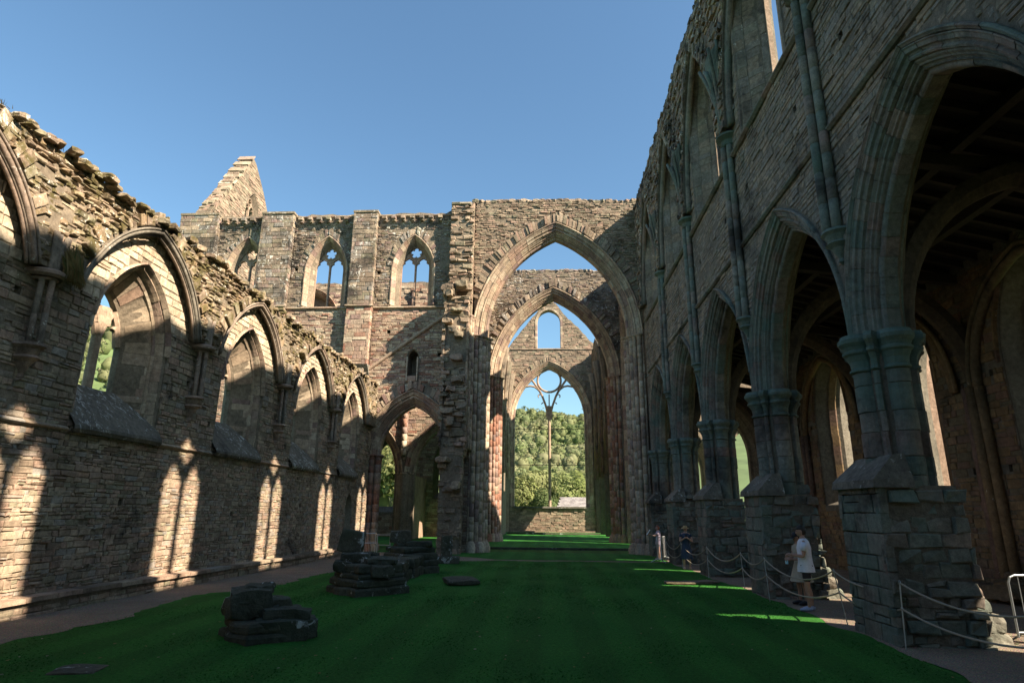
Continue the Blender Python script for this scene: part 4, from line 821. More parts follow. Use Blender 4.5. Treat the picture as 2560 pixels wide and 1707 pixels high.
for nm, lb, y0, ops in (('south_transept_west_wall', 'transept wall out of sight beyond the roofed aisle', 36.5, [Arch(9.3, 1.9, 5.2, 3, -.9)]), ('south_transept_east_wall', 'far transept wall out of sight beyond the crossing', 48.4, [Arch(9.3, 2, 5, 3.4, -.9), Arch(15, 2, 5, 3.4, -.9)])):
    F = Fr((0, y0, 0), (1, 0, 0), (0, -1, 0)); r = thing(nm, lb, 'ruined wall'); g, gt = ragged([(6.97, 21), (24, 20.8)], .1, 61. + y0)
    core(r, F, g, gt, -.9, 1.6, [(a, tast) for a in ops] + [(Arch(x, .96, 17, 2, 14.7), twst) for x in (11., 16.5, 22.)], M_SWALL)
# ------------------------------------------------------------------ presbytery
for sg, nm, lb in ((1, 'presbytery_south_wall', 'dark ribbed presbytery wall beyond the crossing, broken top'), (-1, 'presbytery_north_wall', 'presbytery wall beyond the crossing on the gabled side')):
    F = Fr((4.95 * sg, 0, 0), (0, 1, 0), (-sg, 0, 0)); r = thing(nm, lb, 'ruined wall'); PY = [50 + 5.87 * k for k in range(5)]
    AR = [Arch(50 + 2.93 + 5.87 * k, 2.05, 5.6, 3.4, -.9) for k in range(4)]; CL = [Arch(a.sc, 1.1, 16.4, 2.2, 13.2) for a in AR]
    g, gt = ragged([(50.02, 21.4), (56, 21.6), (62, 21.2), (64, 19.5), (68, 21.3), (73.4, 21.0)] if sg > 0 else [(50.02, 21), (60, 19), (73.4, 20)], .3, 71. + sg)
    OPS = [(a, tast) for a in AR] + [(a, [(-.05, .8, -1.5), (-.8, .05, 0), (-.9, 0, 0), (-1.6, .2, 0)]) for a in CL]
    core(r, F, g, gt, -.9, 1.6, OPS, M_CORED if sg > 0 else M_CORE); pc = Pieces(); m = solid(OPS, [(.8, 0)] * 4 + [(.82, -1.5)] * 4, g, gt)
    lay(F, 50.02, 73.4, 5, 21.8, m, h=(.2, .34), l=(.4, .9), dvar=.02, pc=pc)
    for a in AR:
        for o in (ORDA, ORDB, ORDC): voussoirs(pc, F, a, o, .6)
    pc.finish(r, 'stone', M_SAISLE if sg > 0 else M_ASH, 60, 'small_stones')
    for y in PY[1:4]:
        clustered(r, 5.75 * sg, y, -.5, 4.85, 5.6, M_SAISLE if sg > 0 else M_ASH, drum=.6, out=outline(40), pname='pier_drum')
        shafts(r, F, [(y - .25, .06, .11), (y, .16, .12), (y + .25, .06, .11)], 5.7, 13, M_SAISLE if sg > 0 else M_ASH, base=False)
        pk = MB(); V, Q, T = tube([F.P(y, z, .1 + .03 * (z - 13) ** 1.6) for z in np.linspace(13, 17, 7)], np.linspace(.25, .45, 7), 8); pk.add(V, Q, T); pk.build('springer_block', M_SWALL, r)
# ------------------------------------------------------------------ east wall
FX = Fr((0, 73.5, 0), (1, 0, 0), (0, -1, 0)); EX = Arch(-.25, 4.2, 12.8, 6.2, 2.55)
root = thing('east_gable_wall', 'far gabled end wall with one huge open traceried window', 'gabled wall')
gg = np.array([-6.5, -5.4, -4.0, -2.6, -1.3, -.4, .1, .7, 2.0, 3.4, 5.1, 6.9]); gh = np.array([21.0, 21.6, 23.4, 25.2, 26.9, 27.8, 28.0, 27.3, 25.6, 24.2, 22.2, 21.4])
g = np.arange(-6.5, 6.95, .3); gt = np.interp(g, gg, gh) + rng.normal(0, .07, len(g)); EG = Arch(-.25, 1.42, 24.9, 1.65, 21.55)
OPS = [(EX, [(-.05, .79, 0), (-.10, .62, 0), (-.28, .43, 0), (-.58, .18, 0), (-.60, .03, 0), (-1.1, .03, 0), (-1.6, .4, 0)]), (EG, [(-.05, .28, 0), (-.5, .05, 0), (-.55, 0, 0), (-1.6, .2, 0)])]
core(root, FX, g, gt, -.9, 1.6, OPS, M_CORE); m = solid(OPS, [(.93, -.05), (.3, 0)], g, gt); pc = Pieces()
lay(FX, -6.5, 6.9, -.4, 28, lambda a, b: m(a, b) & ~(EX.inside(a, b, 1.4) & (b > 14.2)), h=(.16, .28), l=(.3, .7), dvar=.025, jit=.012, dj=.01, pc=pc); radial(pc, FX, EX, .95, 1.38, .05, .28, t0=.25, dvar=.05, drop=.1)
pc.finish(root, 'stone', M_BROWN, 150, 'small_stones')
pv = Pieces()
for o in (HOOD, ORDA, ORDB, ORDC): voussoirs(pv, FX, EX, o, .6, seg=3, jz=2.5, hj=.5)
voussoirs(pv, FX, EG, [(-.03, .3), (.05, .28), (.04, .05), (-.3, 0)], .35, jz=21.6); pv.finish(root, 'voussoir', M_ASH, 120, 'small_voussoirs')
mb = MB(); mb.add(*box((-.25, 74.0, 2.47), (8.3, 1.5, .2))); mb.build('sill', M_SILL, root)
mb = MB(); course(mb, FX, -5, 5, 21.35, .16, .1); mb.build('string_course', M_ASH, root)
mb = MB(); D0, D1 = -1.0, -.72; mx = -.27; bar2d(mb, FX, [(mx, z) for z in (2.5, 6, 10, 13.2)], .17, D0, D1)
t = np.linspace(0, 2 * math.pi, 41)[:-1]; oc = (mx + .02, 17.62); bar2d(mb, FX, [(oc[0] + 1.44 * math.cos(q), oc[1] + 1.44 * math.sin(q)) for q in t], .13, D0, D1, closed=True)
for sg in (-1, 1):           # bars that carry the circle, and the heads of the two great lights
    X_ = lambda L: [(mx + sg * p, q) for p, q in L]
    bar2d(mb, FX, X_([(.08, 13.2), (.45, 14.6), (.85, 15.7), (1.25, 16.5), (1.75, 17.2), (2.25, 17.9), (2.6, 18.3)]), .13, D0, D1)
    bar2d(mb, FX, X_([(.95, 15.8), (1.15, 16.25), (1.4, 16.55), (1.8, 16.85), (2.3, 16.95), (2.9, 16.85), (3.3, 16.6)]), .11, D0, D1)
    bar2d(mb, FX, X_([(1.15, 15.9), (1.35, 15.75), (1.3, 15.5)]), .07, D0, D1); bar2d(mb, FX, X_([(3.1, 16.7), (3.25, 16.3), (3.5, 16.2)]), .07, D0, D1); bar2d(mb, FX, X_([(.75, 14.9), (.95, 14.7)]), .06, D0, D1)
V, Q = rock(FX.P(mx, 13.6, -.85), (.75, .3, 1.7), 0, 6, .05); mb.add(V, Q); bar2d(mb, FX, [(mx, 13.5), (mx, 15.9)], .07, D0 + .05, D1 - .05)
mb.build('tracery', M_ASH, root)
for z in (7.36, 11.64):
    mb = MB(); V, Q, T = tube([(-4.5, 74.35, z), (4.0, 74.35, z)], .035, 6); mb.add(V, Q, T); mb.build('iron_bar', plain('rusted_iron', (.06, .035, .025), .7, .3), root)
sb = MB(); sb.add(*box((-2.2, 72.9, -.25), (3.6, .8, .25))); sb.add(*box((2.9, 72.7, -.2), (3.8, .6, .16), rnd=.2)); o = sb.build('altar_step', M_BROWN, None); tag(o, 'low broken stone step before the great end window', 'step')

# ------------------------------------------------------------------ wooded hill, trees and farm beyond
def foliage_mat(name, cols):
    m, t, b = mat_new(name); at = nd(t, 'ShaderNodeAttribute'); at.attribute_name = 'rnd'; k = len(cols); c = ramp(t, at.outputs['Fac'], [((i + .5) / k, q) for i, q in enumerate(cols)])
    co = nd(t, 'ShaderNodeNewGeometry').outputs['Position']; c = mixc(t, 1., c, ramp(t, noise_n(t, co, .5, 4), [(.3, G(.7)), (.7, G(1.3))]), 'MULTIPLY')
    t.links.new(c, b.inputs['Base Color']); b.inputs['Roughness'].default_value = .7; b.inputs['Specular IOR Level'].default_value = .2
    tr = nd(t, 'ShaderNodeBsdfTranslucent'); t.links.new(c, tr.inputs['Color']); mx_ = nd(t, 'ShaderNodeMixShader'); mx_.inputs[0].default_value = .35
    t.links.new(b.outputs[0], mx_.inputs[1]); t.links.new(tr.outputs[0], mx_.inputs[2]); t.links.new(mx_.outputs[0], t.nodes['Material Output'].inputs['Surface']); return m
M_LEAF = foliage_mat('mixed_woodland', [(.13, .175, .065), (.17, .21, .085), (.20, .225, .10), (.235, .235, .13), (.15, .19, .085), (.18, .21, .09)])
M_LEAFN = foliage_mat('yellow_green_leaves', [(.19, .23, .07), (.24, .25, .11), (.15, .20, .06), (.27, .27, .13)])
M_FLOOR = plain('woodland_floor', (.085, .13, .045), .95, var=.4, scale=.05)
def hillz(x, y):
    r = math.hypot(x, y); az = math.degrees(math.atan2(x, y))
    ridge = np.interp(az, [-75, -45, -38, -20, -14, -3, 3, 8, 30, 60], [95, 102, 97, 66, 62, 60, 57, 54, 55, 40])
    t = min(1, max(0, (r - 120) / 290)); return -1 + ridge * (t * t * (3 - 2 * t)) * (1 + .0) + noise.noise(Vector((x / 60, y / 60, 0))) * 4 * t
A = np.radians(np.arange(-78, 62, 1.5)); RDS = np.concatenate([np.arange(100, 460, 12), [500, 600, 800]])
V = [(r * math.sin(a), r * math.cos(a), hillz(r * math.sin(a), r * math.cos(a)) - (0 if r < 460 else (r - 460) * .15)) for a in A for r in RDS]
put('wooded_hill', npmesh('wooded_hill', V, grid_quads(len(A), len(RDS))), M_FLOOR, None, kind='structure')
def crown_pts(n, flat=.9):
    v = rng.normal(0, 1, (n, 3)); v /= np.linalg.norm(v, axis=1)[:, None]; v[:, 2] = np.where(v[:, 2] < -.35, -v[:, 2], v[:, 2]); return v * (rng.uniform(.85, 1.05, n)[:, None])
def leaves(c, rad, h, n, size, tone, lobes=5):
    """leaf-clump cards spread through a lobed crown -> V, T, rnd"""
    L = rng.normal(0, .42, (lobes, 3)) * [1, 1, .7]; k = rng.integers(0, lobes, n); P = L[k] + crown_pts(n) * rng.uniform(.42, .62, lobes)[k][:, None]
    P = P * [rad, rad, h / 2] + c; nn_ = (P - c) / [rad, rad, h / 2] + rng.normal(0, .35, (n, 3)); a = np.cross(nn_, rng.normal(0, 1, (n, 3))); a /= np.linalg.norm(a, axis=1)[:, None]; b = np.cross(nn_, a); b /= np.linalg.norm(b, axis=1)[:, None]
    s = size * rng.uniform(.6, 1.4, n)[:, None]; V = np.stack([P - a * s * .5 - b * s * .4, P + a * s * .7, P + b * s * .8 - a * s * .2], 1).reshape(-1, 3)
    return V, np.repeat(np.clip(tone + rng.normal(0, .07, n), 0, 1), 3)
VV = []; RR_ = []; cnt = 0; BV = []; BR = []; SPH, SPQ = CUBE[4]; SPH = SPH / np.linalg.norm(SPH, axis=1)[:, None]
for az0, az1, r0, r1, st in ((-4.6, 6.0, 135, 425, 4.0), (-19.5, -11, 120, 300, 6.5), (-52, -32, 130, 400, 7.5), (-31, -24, 130, 330, 9.)):
    r = r0
    while r < r1:
        stp = st * (.8 + r / 500); ang = az0 + rng.uniform(0, 1)
        while ang < az1:
            rr = r + rng.normal(0, 3); x, y = rr * math.sin(R(ang)), rr * math.cos(R(ang)); z = hillz(x, y) + noise.noise(Vector((x / 14, y / 14, 9))) * 1.6; s = rng.uniform(.65, 1.4) * (2.45 if az0 > -12 else 3.6)
            q = noise.noise(Vector((x / 25, y / 25, 5))) * .5 + .5; v, c_ = leaves(np.array([x, y, z + s * 1.0]), s, s * 2.2, int(150 if r < 220 else 90), s * (.20 if r < 220 else .26), np.clip(q + rng.normal(0, .18), 0, 1)); VV.append(v); RR_.append(c_); cnt += 1; BV.append((SPH * (1 + .12 * np.sin(SPH[:, [1, 2, 0]] * 5 + rr))) * [s * .74, s * .74, s * .85] + [x, y, z + s * .85]); BR.append(float(c_.mean()))
            ang += math.degrees(stp / rr) * rng.uniform(.8, 1.2)
        r += stp * .95
V = np.concatenate(VV); nb = len(SPH); BQ = np.concatenate([SPQ + k * nb for k in range(len(BV))]); put('hillside_woodland', npmesh('hillside_woodland', np.concatenate(BV + [V]), BQ, np.arange(len(V)).reshape(-1, 3) + nb * len(BV), np.concatenate([np.repeat(BR, nb), np.concatenate(RR_)]), True), M_LEAF, None, kind='stuff', label='dense green woodland covering the hillside beyond the ruin')
print('hill crowns', cnt, len(V) // 3)
M_BARK = plain('bark', (.07, .055, .04), .9, var=.3)
def tree(x, y, h, label, rad=None, mat=None, n=3600):
    t = thing('tree', label, 'tree', 'leafy trees beyond the far wall'); z = -1.; rad = rad or h * .36
    mb = MB(); V, Q, T = tube([(x, y, z), (x + .1, y, z + h * .2), (x - .1, y + .1, z + h * .45), (x + .1, y, z + h * .8)], [h * .03, h * .024, h * .018, .05], 8); mb.add(V, Q, T)
    for k in range(5):
        a = k * 1.3; V, Q, T = tube([(x, y, z + h * (.25 + .07 * k)), (x + math.cos(a) * rad * .4, y + math.sin(a) * rad * .4, z + h * (.4 + .07 * k)), (x + math.cos(a) * rad * .7, y + math.sin(a) * rad * .7, z + h * (.5 + .07 * k))], [h * .012, h * .009, .03], 6); mb.add(V, Q, T)
    mb.build('trunk', M_BARK, t); V, c_ = leaves(np.array([x, y, z + h * .56]), rad, h * .9, n, h * .035, rng.random(), 12)
    put('crown', npmesh('crown', V, None, np.arange(len(V)).reshape(-1, 3), c_), mat or M_LEAFN, t)
TL = ['round yellow-green tree seen low in the great end window beside its jamb', 'tall pale green tree standing in the middle of the lower window view', 'dark green bushy tree just behind the mullion foot', 'yellow-green tree between the mullion and the grey farm roof', 'bright leafy tree just above the grey farm roof', 'pale olive tree beyond the roof at the window jamb']
for i, (px, yy, h) in enumerate(((-5.3, 112, 9.5), (-3.2, 118, 11.5), (-.9, 108, 6.5), (1.3, 116, 9), (3.6, 124, 10.5), (6.6, 122, 10))): tree(px, yy, h, TL[i], mat=M_LEAF if i in (2,) else M_LEAFN)
for i, (px, yy, h) in enumerate(((-31.5, 110, 15), (-27.5, 112, 18), (-24.5, 105, 14))): tree(px, yy, h, ['pale tree filling the chapel window view near its jamb', 'tall pale tree filling the chapel window view', 'lower green tree at the chapel window edge'][i])
fh = thing('farmhouse', 'grey slate roofed farm building beyond the far window sill', 'house')
FRf = MB(); x0, x1, y0, y1, e, rz = 1.0, 14, 98, 106, 1.9, 4.3
mb = MB(); mb.add(*box(((x0 + x1) / 2, (y0 + y1) / 2, .2), (x1 - x0 - .6, y1 - y0 - .6, 3.4))); mb.build('wall', M_PANEL, fh)
M_SLATE = stone_mat('grey_slate', [(.26, .24, .23), (.32, .30, .29), (.22, .20, .20)], lichen=.3, bump=.3)
pc = Pieces(); n_ = 11
for i in range(n_):
    x = x0 - .3 + (i % 2) * .2
    while x < x1:
        q = (i / n_, (i + 1.15) / n_); V = [(x + a * (.62), y0 - .3 + (y1 - y0) / 2 * b + .3 * b, e - .1 + (rz - e) * b + .06 * (1 - c)) for a, b, c in ((0, q[0], 0), (1, q[0], 0), (1, q[1], 1), (0, q[1], 1))]
        sh = .9 * (V[0][2] - e) / 2.4; V = [(a + sh, b, c) for a, b, c in V] + [(a + sh, b, c - .05) for a, b, c in V]; pc.add(V, [(0, 1, 2, 3), (4, 7, 6, 5), (0, 4, 5, 1), (1, 5, 6, 2), (3, 2, 6, 7), (0, 3, 7, 4)], rng.random()); x += .64
pc.finish(fh, 'slate', M_SLATE, 0, 'roof_slates')
mb = MB(); ym = (y0 + y1) / 2; mb.add([(x0, y0, e - .12), (x1, y0, e - .12), (x1, ym, rz - .1), (x0 + .8, ym, rz - .1), (x0, y1, e), (x1, y1, e)], [(0, 1, 2, 3), (3, 2, 5, 4)], [(0, 3, 4)]); mb.build('roof', M_SLATE, fh)
# ------------------------------------------------------------------ pier stumps and stones on the lawn
def stump_block(pc, x, y, z0, z1, r0, sq=.5, seed=0, ox=0, oy=0, n=20, cut=None, rad=None):
    """a moulded drum course of a broken pier: lozenge outline, worn"""
    th = np.arange(n) / n * 2 * math.pi; r = 1 / (np.abs(np.cos(th)) ** 1.25 + np.abs(np.sin(th)) ** 1.25) ** (1 / 1.25) ; r = r * (1 + .06 * np.cos(8 * th)); rows = []
    for z, k in ((z0, .98), (z0 + .03, 1.0), (z1 - .06, 1.0), (z1 - .02, .96), (z1, .88), (z1 + .005, .45)):
        P = np.stack([x + ox + r0 * k * r * np.cos(th), y + oy + r0 * k * r * np.sin(th), np.full(n, z)], 1)
        P += np.array([noise.noise_vector(Vector(p * 2.2 + seed)) for p in P]) * .05
        if cut is not None: P = cut(P)
        rows.append(P)
    V = np.concatenate(rows + [rows[-1].mean(0)[None]]); m = len(rows); pc.add(V, grid_quads(m, n, True), rng.random(), [( (m - 1) * n + k, (m - 1) * n + (k + 1) % n, m * n) for k in range(n)])
t1 = thing('pier_stump', 'low broken pier base alone on the grass, nearest the viewer', 'stone stump', 'broken pier bases on the lawn'); pc = Pieces()
X, Y = -5.5, 11.15
for z0, z1, r0 in ((-.1, .14, .82), (.14, .3, .76)): stump_block(pc, X, Y, z0, z1, r0, seed=z0 * 9)
for c, d, rz, ti in (((-6.05, 11.35, .55), (.85, 1.0, .42), .5, (.05, .0)), ((-6.2, 11.1, .44), (.5, .8, .3), .7, (0, .1)), ((-5.95, 11.5, .72), (.62, .55, .16), .3, (.03, -.06)), ((-5.55, 11.65, .46), (.5, .6, .24), .9, (0, .06)), ((-5.05, 11.15, .30), (.95, .5, .34), .42, (0, .03)), ((-5.25, 11.5, .38), (.7, .45, .16), .42, (.1, .1)), ((-4.95, 10.85, .13), (.9, .5, .36), .42, (0, 0)), ((-5.6, 11.25, .40), (.55, .5, .16), .2, (.12, 0)), ((-5.3, 10.7, .14), (.5, .55, .4), .42, (0, 0)), ((-4.75, 11.4, .12), (.6, .9, .3), .4, (0, 0))):
    c = (-5.5 + (c[0] + 5.5) * .72, 11.1 + (c[1] - 11.2) * .72, c[2]); d = (d[0] * .78, d[1] * .78, d[2] * .95)
    V, Q = rock(c, d, rz, 6, .045, .012, tilt=ti); pc.add(V, Q, rng.random())
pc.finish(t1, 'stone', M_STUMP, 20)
t2 = thing('pier_stump', 'largest broken pier base with a leaning drum fragment on top', 'stone stump', 'broken pier bases on the lawn'); pc = Pieces(); X, Y = -5.5, 17.2
for z0, z1, r0 in ((-.1, .18, 1.05), (.18, .36, 1.0), (.36, .5, .9), (.5, .72, .86)): stump_block(pc, X, Y, z0, z1, r0, seed=z0 * 9)
for c, d, rz, ti in (((-6.15, 17.6, .84), (.95, .9, .2), .2, (0, .0)), ((-5.3, 17.4, .78), (1.0, 1.0, .14), .5, (.02, .0)), ((-6.45, 17.2, .62), (.5, .6, .3), .2, (0, .1)), ((-5.1, 16.9, .55), (.7, .6, .26), .6, (0, 0)), ((-5.9, 18.2, .8), (.7, .5, .25), .1, (0, 0))):
    c = (-5.45 + (c[0] + 5.6) * .8, 17.1 + (c[1] - 17.4) * .8, c[2]); d = (d[0] * .82, d[1] * .82, d[2])
    V, Q = rock(c, d, rz, 6, .05, .014, tilt=ti); pc.add(V, Q, rng.random())
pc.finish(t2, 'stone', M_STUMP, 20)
V, Q = rock((-6.28, 18.0, 1.2), (.68, .55, .62), .2, 10, .06, .015, tilt=(0, .16)); o = put('drum_fragment', npmesh('drum_fragment', V, Q, None, .5, True), M_STUMP, None); tag(o, 'leaning lump of a pier drum resting on the largest stump', 'stone block')
t3 = thing('pier_stump', 'farther broken pier base with a square block on top', 'stone stump', 'broken pier bases on the lawn'); pc = Pieces(); X, Y = -5.7, 23.3
for z0, z1, r0 in ((-.2, .15, 1.05), (.15, .38, 1.0), (.38, .62, .92), (.62, .8, .86)): stump_block(pc, X, Y, z0, z1, r0, seed=z0 * 9 + 3)
for c, d, rz, ti in (((-5.5, 23.4, .88), (1.1, 1.0, .2), .2, (0, .0)), ((-6.3, 23.4, .75), (.6, .7, .3), .5, (0, 0))):
    c = (-5.65 + (c[0] + 5.8) * .8, c[1], c[2]); d = (d[0] * .85, d[1] * .85, d[2])
    V, Q = rock(c, d, rz, 6, .05, .014, tilt=ti); pc.add(V, Q, rng.random())
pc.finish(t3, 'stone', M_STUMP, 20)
V, Q = rock((-6.15, 23.6, 1.12), (.75, .6, .42), .15, 6, .03, .012); o = put('stone_block', npmesh('stone_block', V, Q), M_STUMP, None); tag(o, 'squarish lichened block sitting on the farther stump', 'stone block')
lw = thing('screen_wall_base', 'low remnant wall linking the two farther pier stumps', 'low wall'); pc = Pieces()
for (y0, y1) in ((18.3, 22.6),):
    y = y0
    while y < y1:
        L = rng.uniform(.6, .95)
        for lv, (z, hh) in enumerate(((.05, .34), (.38, .3))):
            V, Q = rock((-5.55 + rng.normal(0, .04), y + L / 2 + rng.normal(0, .05), z), (.95 - .1 * lv, L * 1.02, hh), rng.normal(0, .04), 6, .04, .012); pc.add(V, Q, rng.random())
        y += L
pc.finish(lw, 'stone', M_STUMP, 40)
mk = MB(); V, Q = rock((-5.15, 28.3, .35), (.5, .42, 1.3), .2, 6, .03, .01); mk.add(V, Q); V, Q = rock((-5.1, 28.2, -.05), (1.1, .9, .36), .1, 6, .05, .01); mk.add(V, Q); V, Q = rock((-5.9, 28.0, .0), (.7, .6, .5), .5, 6, .08, .01); mk.add(V, Q)
o = mk.build('standing_stone', M_STUMP, None); tag(o, 'upright dark stone block standing at the edge of the lawn', 'stone block')
for (c, d, rz, lb) in (((-3.35, 19.75, .03), (.95, 1.3, .12), .3, 'flat square slab lying in the lawn near the middle'), ((-7.0, 8.7, -.035), (.6, .5, .1), .2, 'dark flat slab sunk in the grass in the near corner')):
    V, Q = rock(c, d, rz, 6, .02, .006); o = put('ground_slab', npmesh('ground_slab', V, Q), M_STUMP, None); tag(o, lb, 'slab')
for i, (x, y) in enumerate(((3.4, 20.6), (4.2, 20.9))):
    V, Q = rock((x, y, -.022), (.9, .45, .06), .3 * i, 4, .02); o = put('worn_slab', npmesh('worn_slab', V, Q), M_BROWN, None); tag(o, ['thin worn slab in the lawn before the third pier', 'second thin worn slab nearer the third pier'][i], 'slab')

# ------------------------------------------------------------------ rope barrier
M_ROPE = plain('pale_rope', (.34, .29, .22), .9, var=.2, scale=60); M_STEEL = plain('grey_metal', (.28, .31, .33), .45, .7, var=.1); M_GALV = plain('galvanised_steel', (.50, .52, .53), .4, .6, var=.1)
PL = [(5.75, 6.3), (5.35, 8.6), (5.02, 11.13), (5.01, 13.18), (4.9, 14.9), (4.8, 16.75), (5.02, 19.18), (4.86, 22.87), (4.8, 26.92), (4.82, 29.3)]
PL = [(5.6, 8.3), (5.02, 11.1), (5.1, 13.2), (4.82, 16.7), (4.98, 19.2), (4.88, 22.9), (4.85, 26.9), (4.86, 30.6)]
LEANS = [.02, .06, -.16, -.05, -.05, .0, -.03, 0]; tops = []
PLB = ['rope post just outside the near picture corner', 'thin metal rope post before the nearest big pier', 'leaning rope post beside the nearest pier, close to the couple', 'thin rope post before the torn stub of the second pier', 'leaning rope post at the gap beyond the second pier', 'rope post standing before the third pier', 'rope post beside the woman in navy', 'last rope post beside the metal barrier']
for i, (x, y) in enumerate(PL):
    t = thing('rope_post', PLB[i], 'rope post', 'posts of the rope barrier'); zb = float(gz(y)); l = LEANS[i]; top = np.array([x + l, y, zb + 1.0]); mid = np.array([x + l * .6, y, zb + .6])
    mb = MB(); V, Q, T = tube([(x, y, zb - .1), (x + l * .5, y, zb + .5), top], .011, 8); mb.add(V, Q, T); pole = mb.build('pole', M_GALV, t)
    for p in (top, mid):
        mb = MB(); a = np.linspace(0, 2 * math.pi, 9); V, Q, T = tube([p + np.array([0, .028 * math.cos(q), .028 * math.sin(q) + .01]) for q in a], .006, 5); mb.add(V, Q, T); mb.build('rope_eye', M_GALV, pole)
    tops.append((top, mid))
for lv, (nm, sag) in enumerate((('upper', .26), ('lower', .22))):
    mb = MB()
    for a, b in zip(tops[:-1], tops[1:]):
        p, q = a[lv], b[lv]; L = np.linalg.norm(q - p); P = [p + (q - p) * u - np.array([0, 0, sag * L / 3.0 * 4 * u * (1 - u)]) for u in np.linspace(0, 1, 14)]
        V, Q, T = tube(P, .016, 7); mb.add(V, Q, T)
    o = mb.build('rope', M_ROPE, None); tag(o, f'{nm} of the two pale ropes slung between the thin posts', 'rope', 'ropes of the barrier')
# ------------------------------------------------------------------ crowd barriers and handrail
def barrier(name, label, x, y, rz, wid=2.1, h=1.1, bars=12, mat=None, base=None):
    t = thing(name, label, 'barrier'); zb = float(gz(y)); c, s = math.cos(rz), math.sin(rz)
    W = lambda a, z, b=0: (x + a * c - b * s, y + a * s + b * c, zb + z)
    mb = MB(); P = [W(-wid / 2, .12), W(-wid / 2, h - .12), W(-wid / 2 + .04, h - .03), W(-wid / 2 + .12, h), W(wid / 2 - .12, h), W(wid / 2 - .04, h - .03), W(wid / 2, h - .12), W(wid / 2, .12)]; V, Q, T = tube(P, .019, 8); mb.add(V, Q, T); V, Q, T = tube([W(-wid / 2, .2), W(wid / 2, .2)], .016, 8); mb.add(V, Q, T); mb.build('frame', mat, t)
    for k in range(bars):
        a = -wid / 2 + wid * (k + 1) / (bars + 1); mb = MB(); V, Q, T = tube([W(a, .2), W(a, h)], .008, 6); mb.add(V, Q, T); mb.build('bar', mat, t)
    for a in (-wid / 2 + .15, wid / 2 - .15):
        mb = MB(); V, Q, T = tube([W(a, 0.02, -.35), W(a, .16, -.1), W(a, .16, .1), W(a, .02, .35)], .017, 7); mb.add(V, Q, T); mb.build('foot', mat, t)
barrier('crowd_barrier', 'grey metal crowd barrier with upright bars before the last pier', 4.75, 31.0, R(68), 2.0, 1.12, 14, M_GALV)
o = MB(); o.add(*box((4.62, 30.2, .45), (.03, .42, .95), R(-22))); ob = o.build('notice_board', plain('white_board', (.75, .75, .72), .5, var=.03), None); tag(ob, 'plain white upright panel hung on the crowd barrier end', 'board')
barrier('crowd_barrier', 'dark tubular barrier at the edge behind the ropes', 8.15, 11.7, R(5), 2.0, 1.1, 10, M_STEEL)
hr = thing('handrail', 'grey tubular handrail with mesh panel beyond the largest stump', 'railing')
HP = [(-9.0, 31.3), (-8.55, 29.6), (-7.9, 29.3)]
for (x, y) in ((-9.15, 31.2), (-8.6, 29.5), (-7.95, 29.3), (-9.9, 31.0)):
    mb = MB(); V, Q, T = tube([(x, y, -.2), (x, y, .95)], .022, 8); mb.add(V, Q, T); mb.build('rail_post', M_GALV, hr)
for z in (.5, .95):
    mb = MB(); V, Q, T = tube([(-9.9, 31.0, z), (-9.15, 31.2, z), (-8.6, 29.5, z), (-7.95, 29.3, z)], .02, 8); mb.add(V, Q, T); mb.build('rail', M_GALV, hr)
for k in range(11):
    u = k / 10; mb = MB(); V, Q, T = tube([(-9.9 + .75 * u, 31 + .2 * u, -.1), (-9.9 + .75 * u, 31 + .2 * u, .95)], .007, 5); mb.add(V, Q, T); mb.build('rail_bar', M_GALV, hr)

# ------------------------------------------------------------------ rubble heaps and plants
for i, (x, y, n_, lb) in enumerate(((11.0, 17.5, 9, 'small heap of fallen stones against the dim aisle wall'), (10.9, 24.2, 7, 'heap of fallen stones deeper in the covered aisle'))):
    t = thing('stone_heap', lb, 'rubble', 'fallen stones in the covered aisle')
    for k in range(n_):
        V, Q = rock((x + rng.normal(0, .35), y + rng.normal(0, .6), rng.uniform(.1, .45)), (rng.uniform(.4, .8), rng.uniform(.4, .8), rng.uniform(.3, .5)), rng.uniform(0, 3), 4, .08); put('stone', npmesh('stone', V, Q, None, rng.random()), M_SAISLE, t)
M_DRY = foliage_mat('dry_grass_tuft', [(.20, .14, .05), (.16, .13, .04), (.26, .19, .08), (.09, .11, .03)])
def tuft(F, s, z, d, n, ln, hang, name, label, cat, grp=None):
    V = []
    for k in range(n):
        a = rng.uniform(-1, 1); b0 = F.P(s + rng.normal(0, .12), z + rng.normal(0, .14), d); q = ln * rng.uniform(.5, 1.2); e = F.P(s + a * q * .5, z + (-q if hang else q), d + rng.uniform(0, .25)); w_ = .01
        V += [b0 - [0, w_, 0], b0 + [0, w_, 0], (b0 + e) / 2 + [.02, w_, .03], e]
    V = np.array(V).reshape(-1, 4, 3); Q = np.arange(len(V) * 4).reshape(-1, 4); o = put(name, npmesh(name, V.reshape(-1, 3), Q, None, np.repeat(rng.random(len(V)), 4)), M_DRY, None); tag(o, label, cat, grp)
tuft(FA, 11.55, 7.15, .42, 420, .5, True, 'hanging_plant', 'dry brown plant hanging from the nearest vault springer of the aisle wall', 'plant')
V_ = []
for k in range(2600):                    # moss and grass along the broken wall head
    y = rng.uniform(8, 34); z = float(np.interp(y, g2, gt2)) + .04; x = rng.uniform(-11.3, -10.85); q = rng.uniform(.02, .07) if noise.noise(Vector((y * 1.5, 0, 3))) > 0 else 0.0; V_ += [(x - .01, y, z - .05), (x + .01, y, z - .05), (x + rng.normal(0, .05), y + rng.normal(0, .05), z + q)]
put('wall_head_grass', npmesh('wall_head_grass', V_, None, np.arange(len(V_)).reshape(-1, 3), rng.random(len(V_))), M_DRY, None, kind='stuff', label='dry grass and moss growing along the broken wall head')

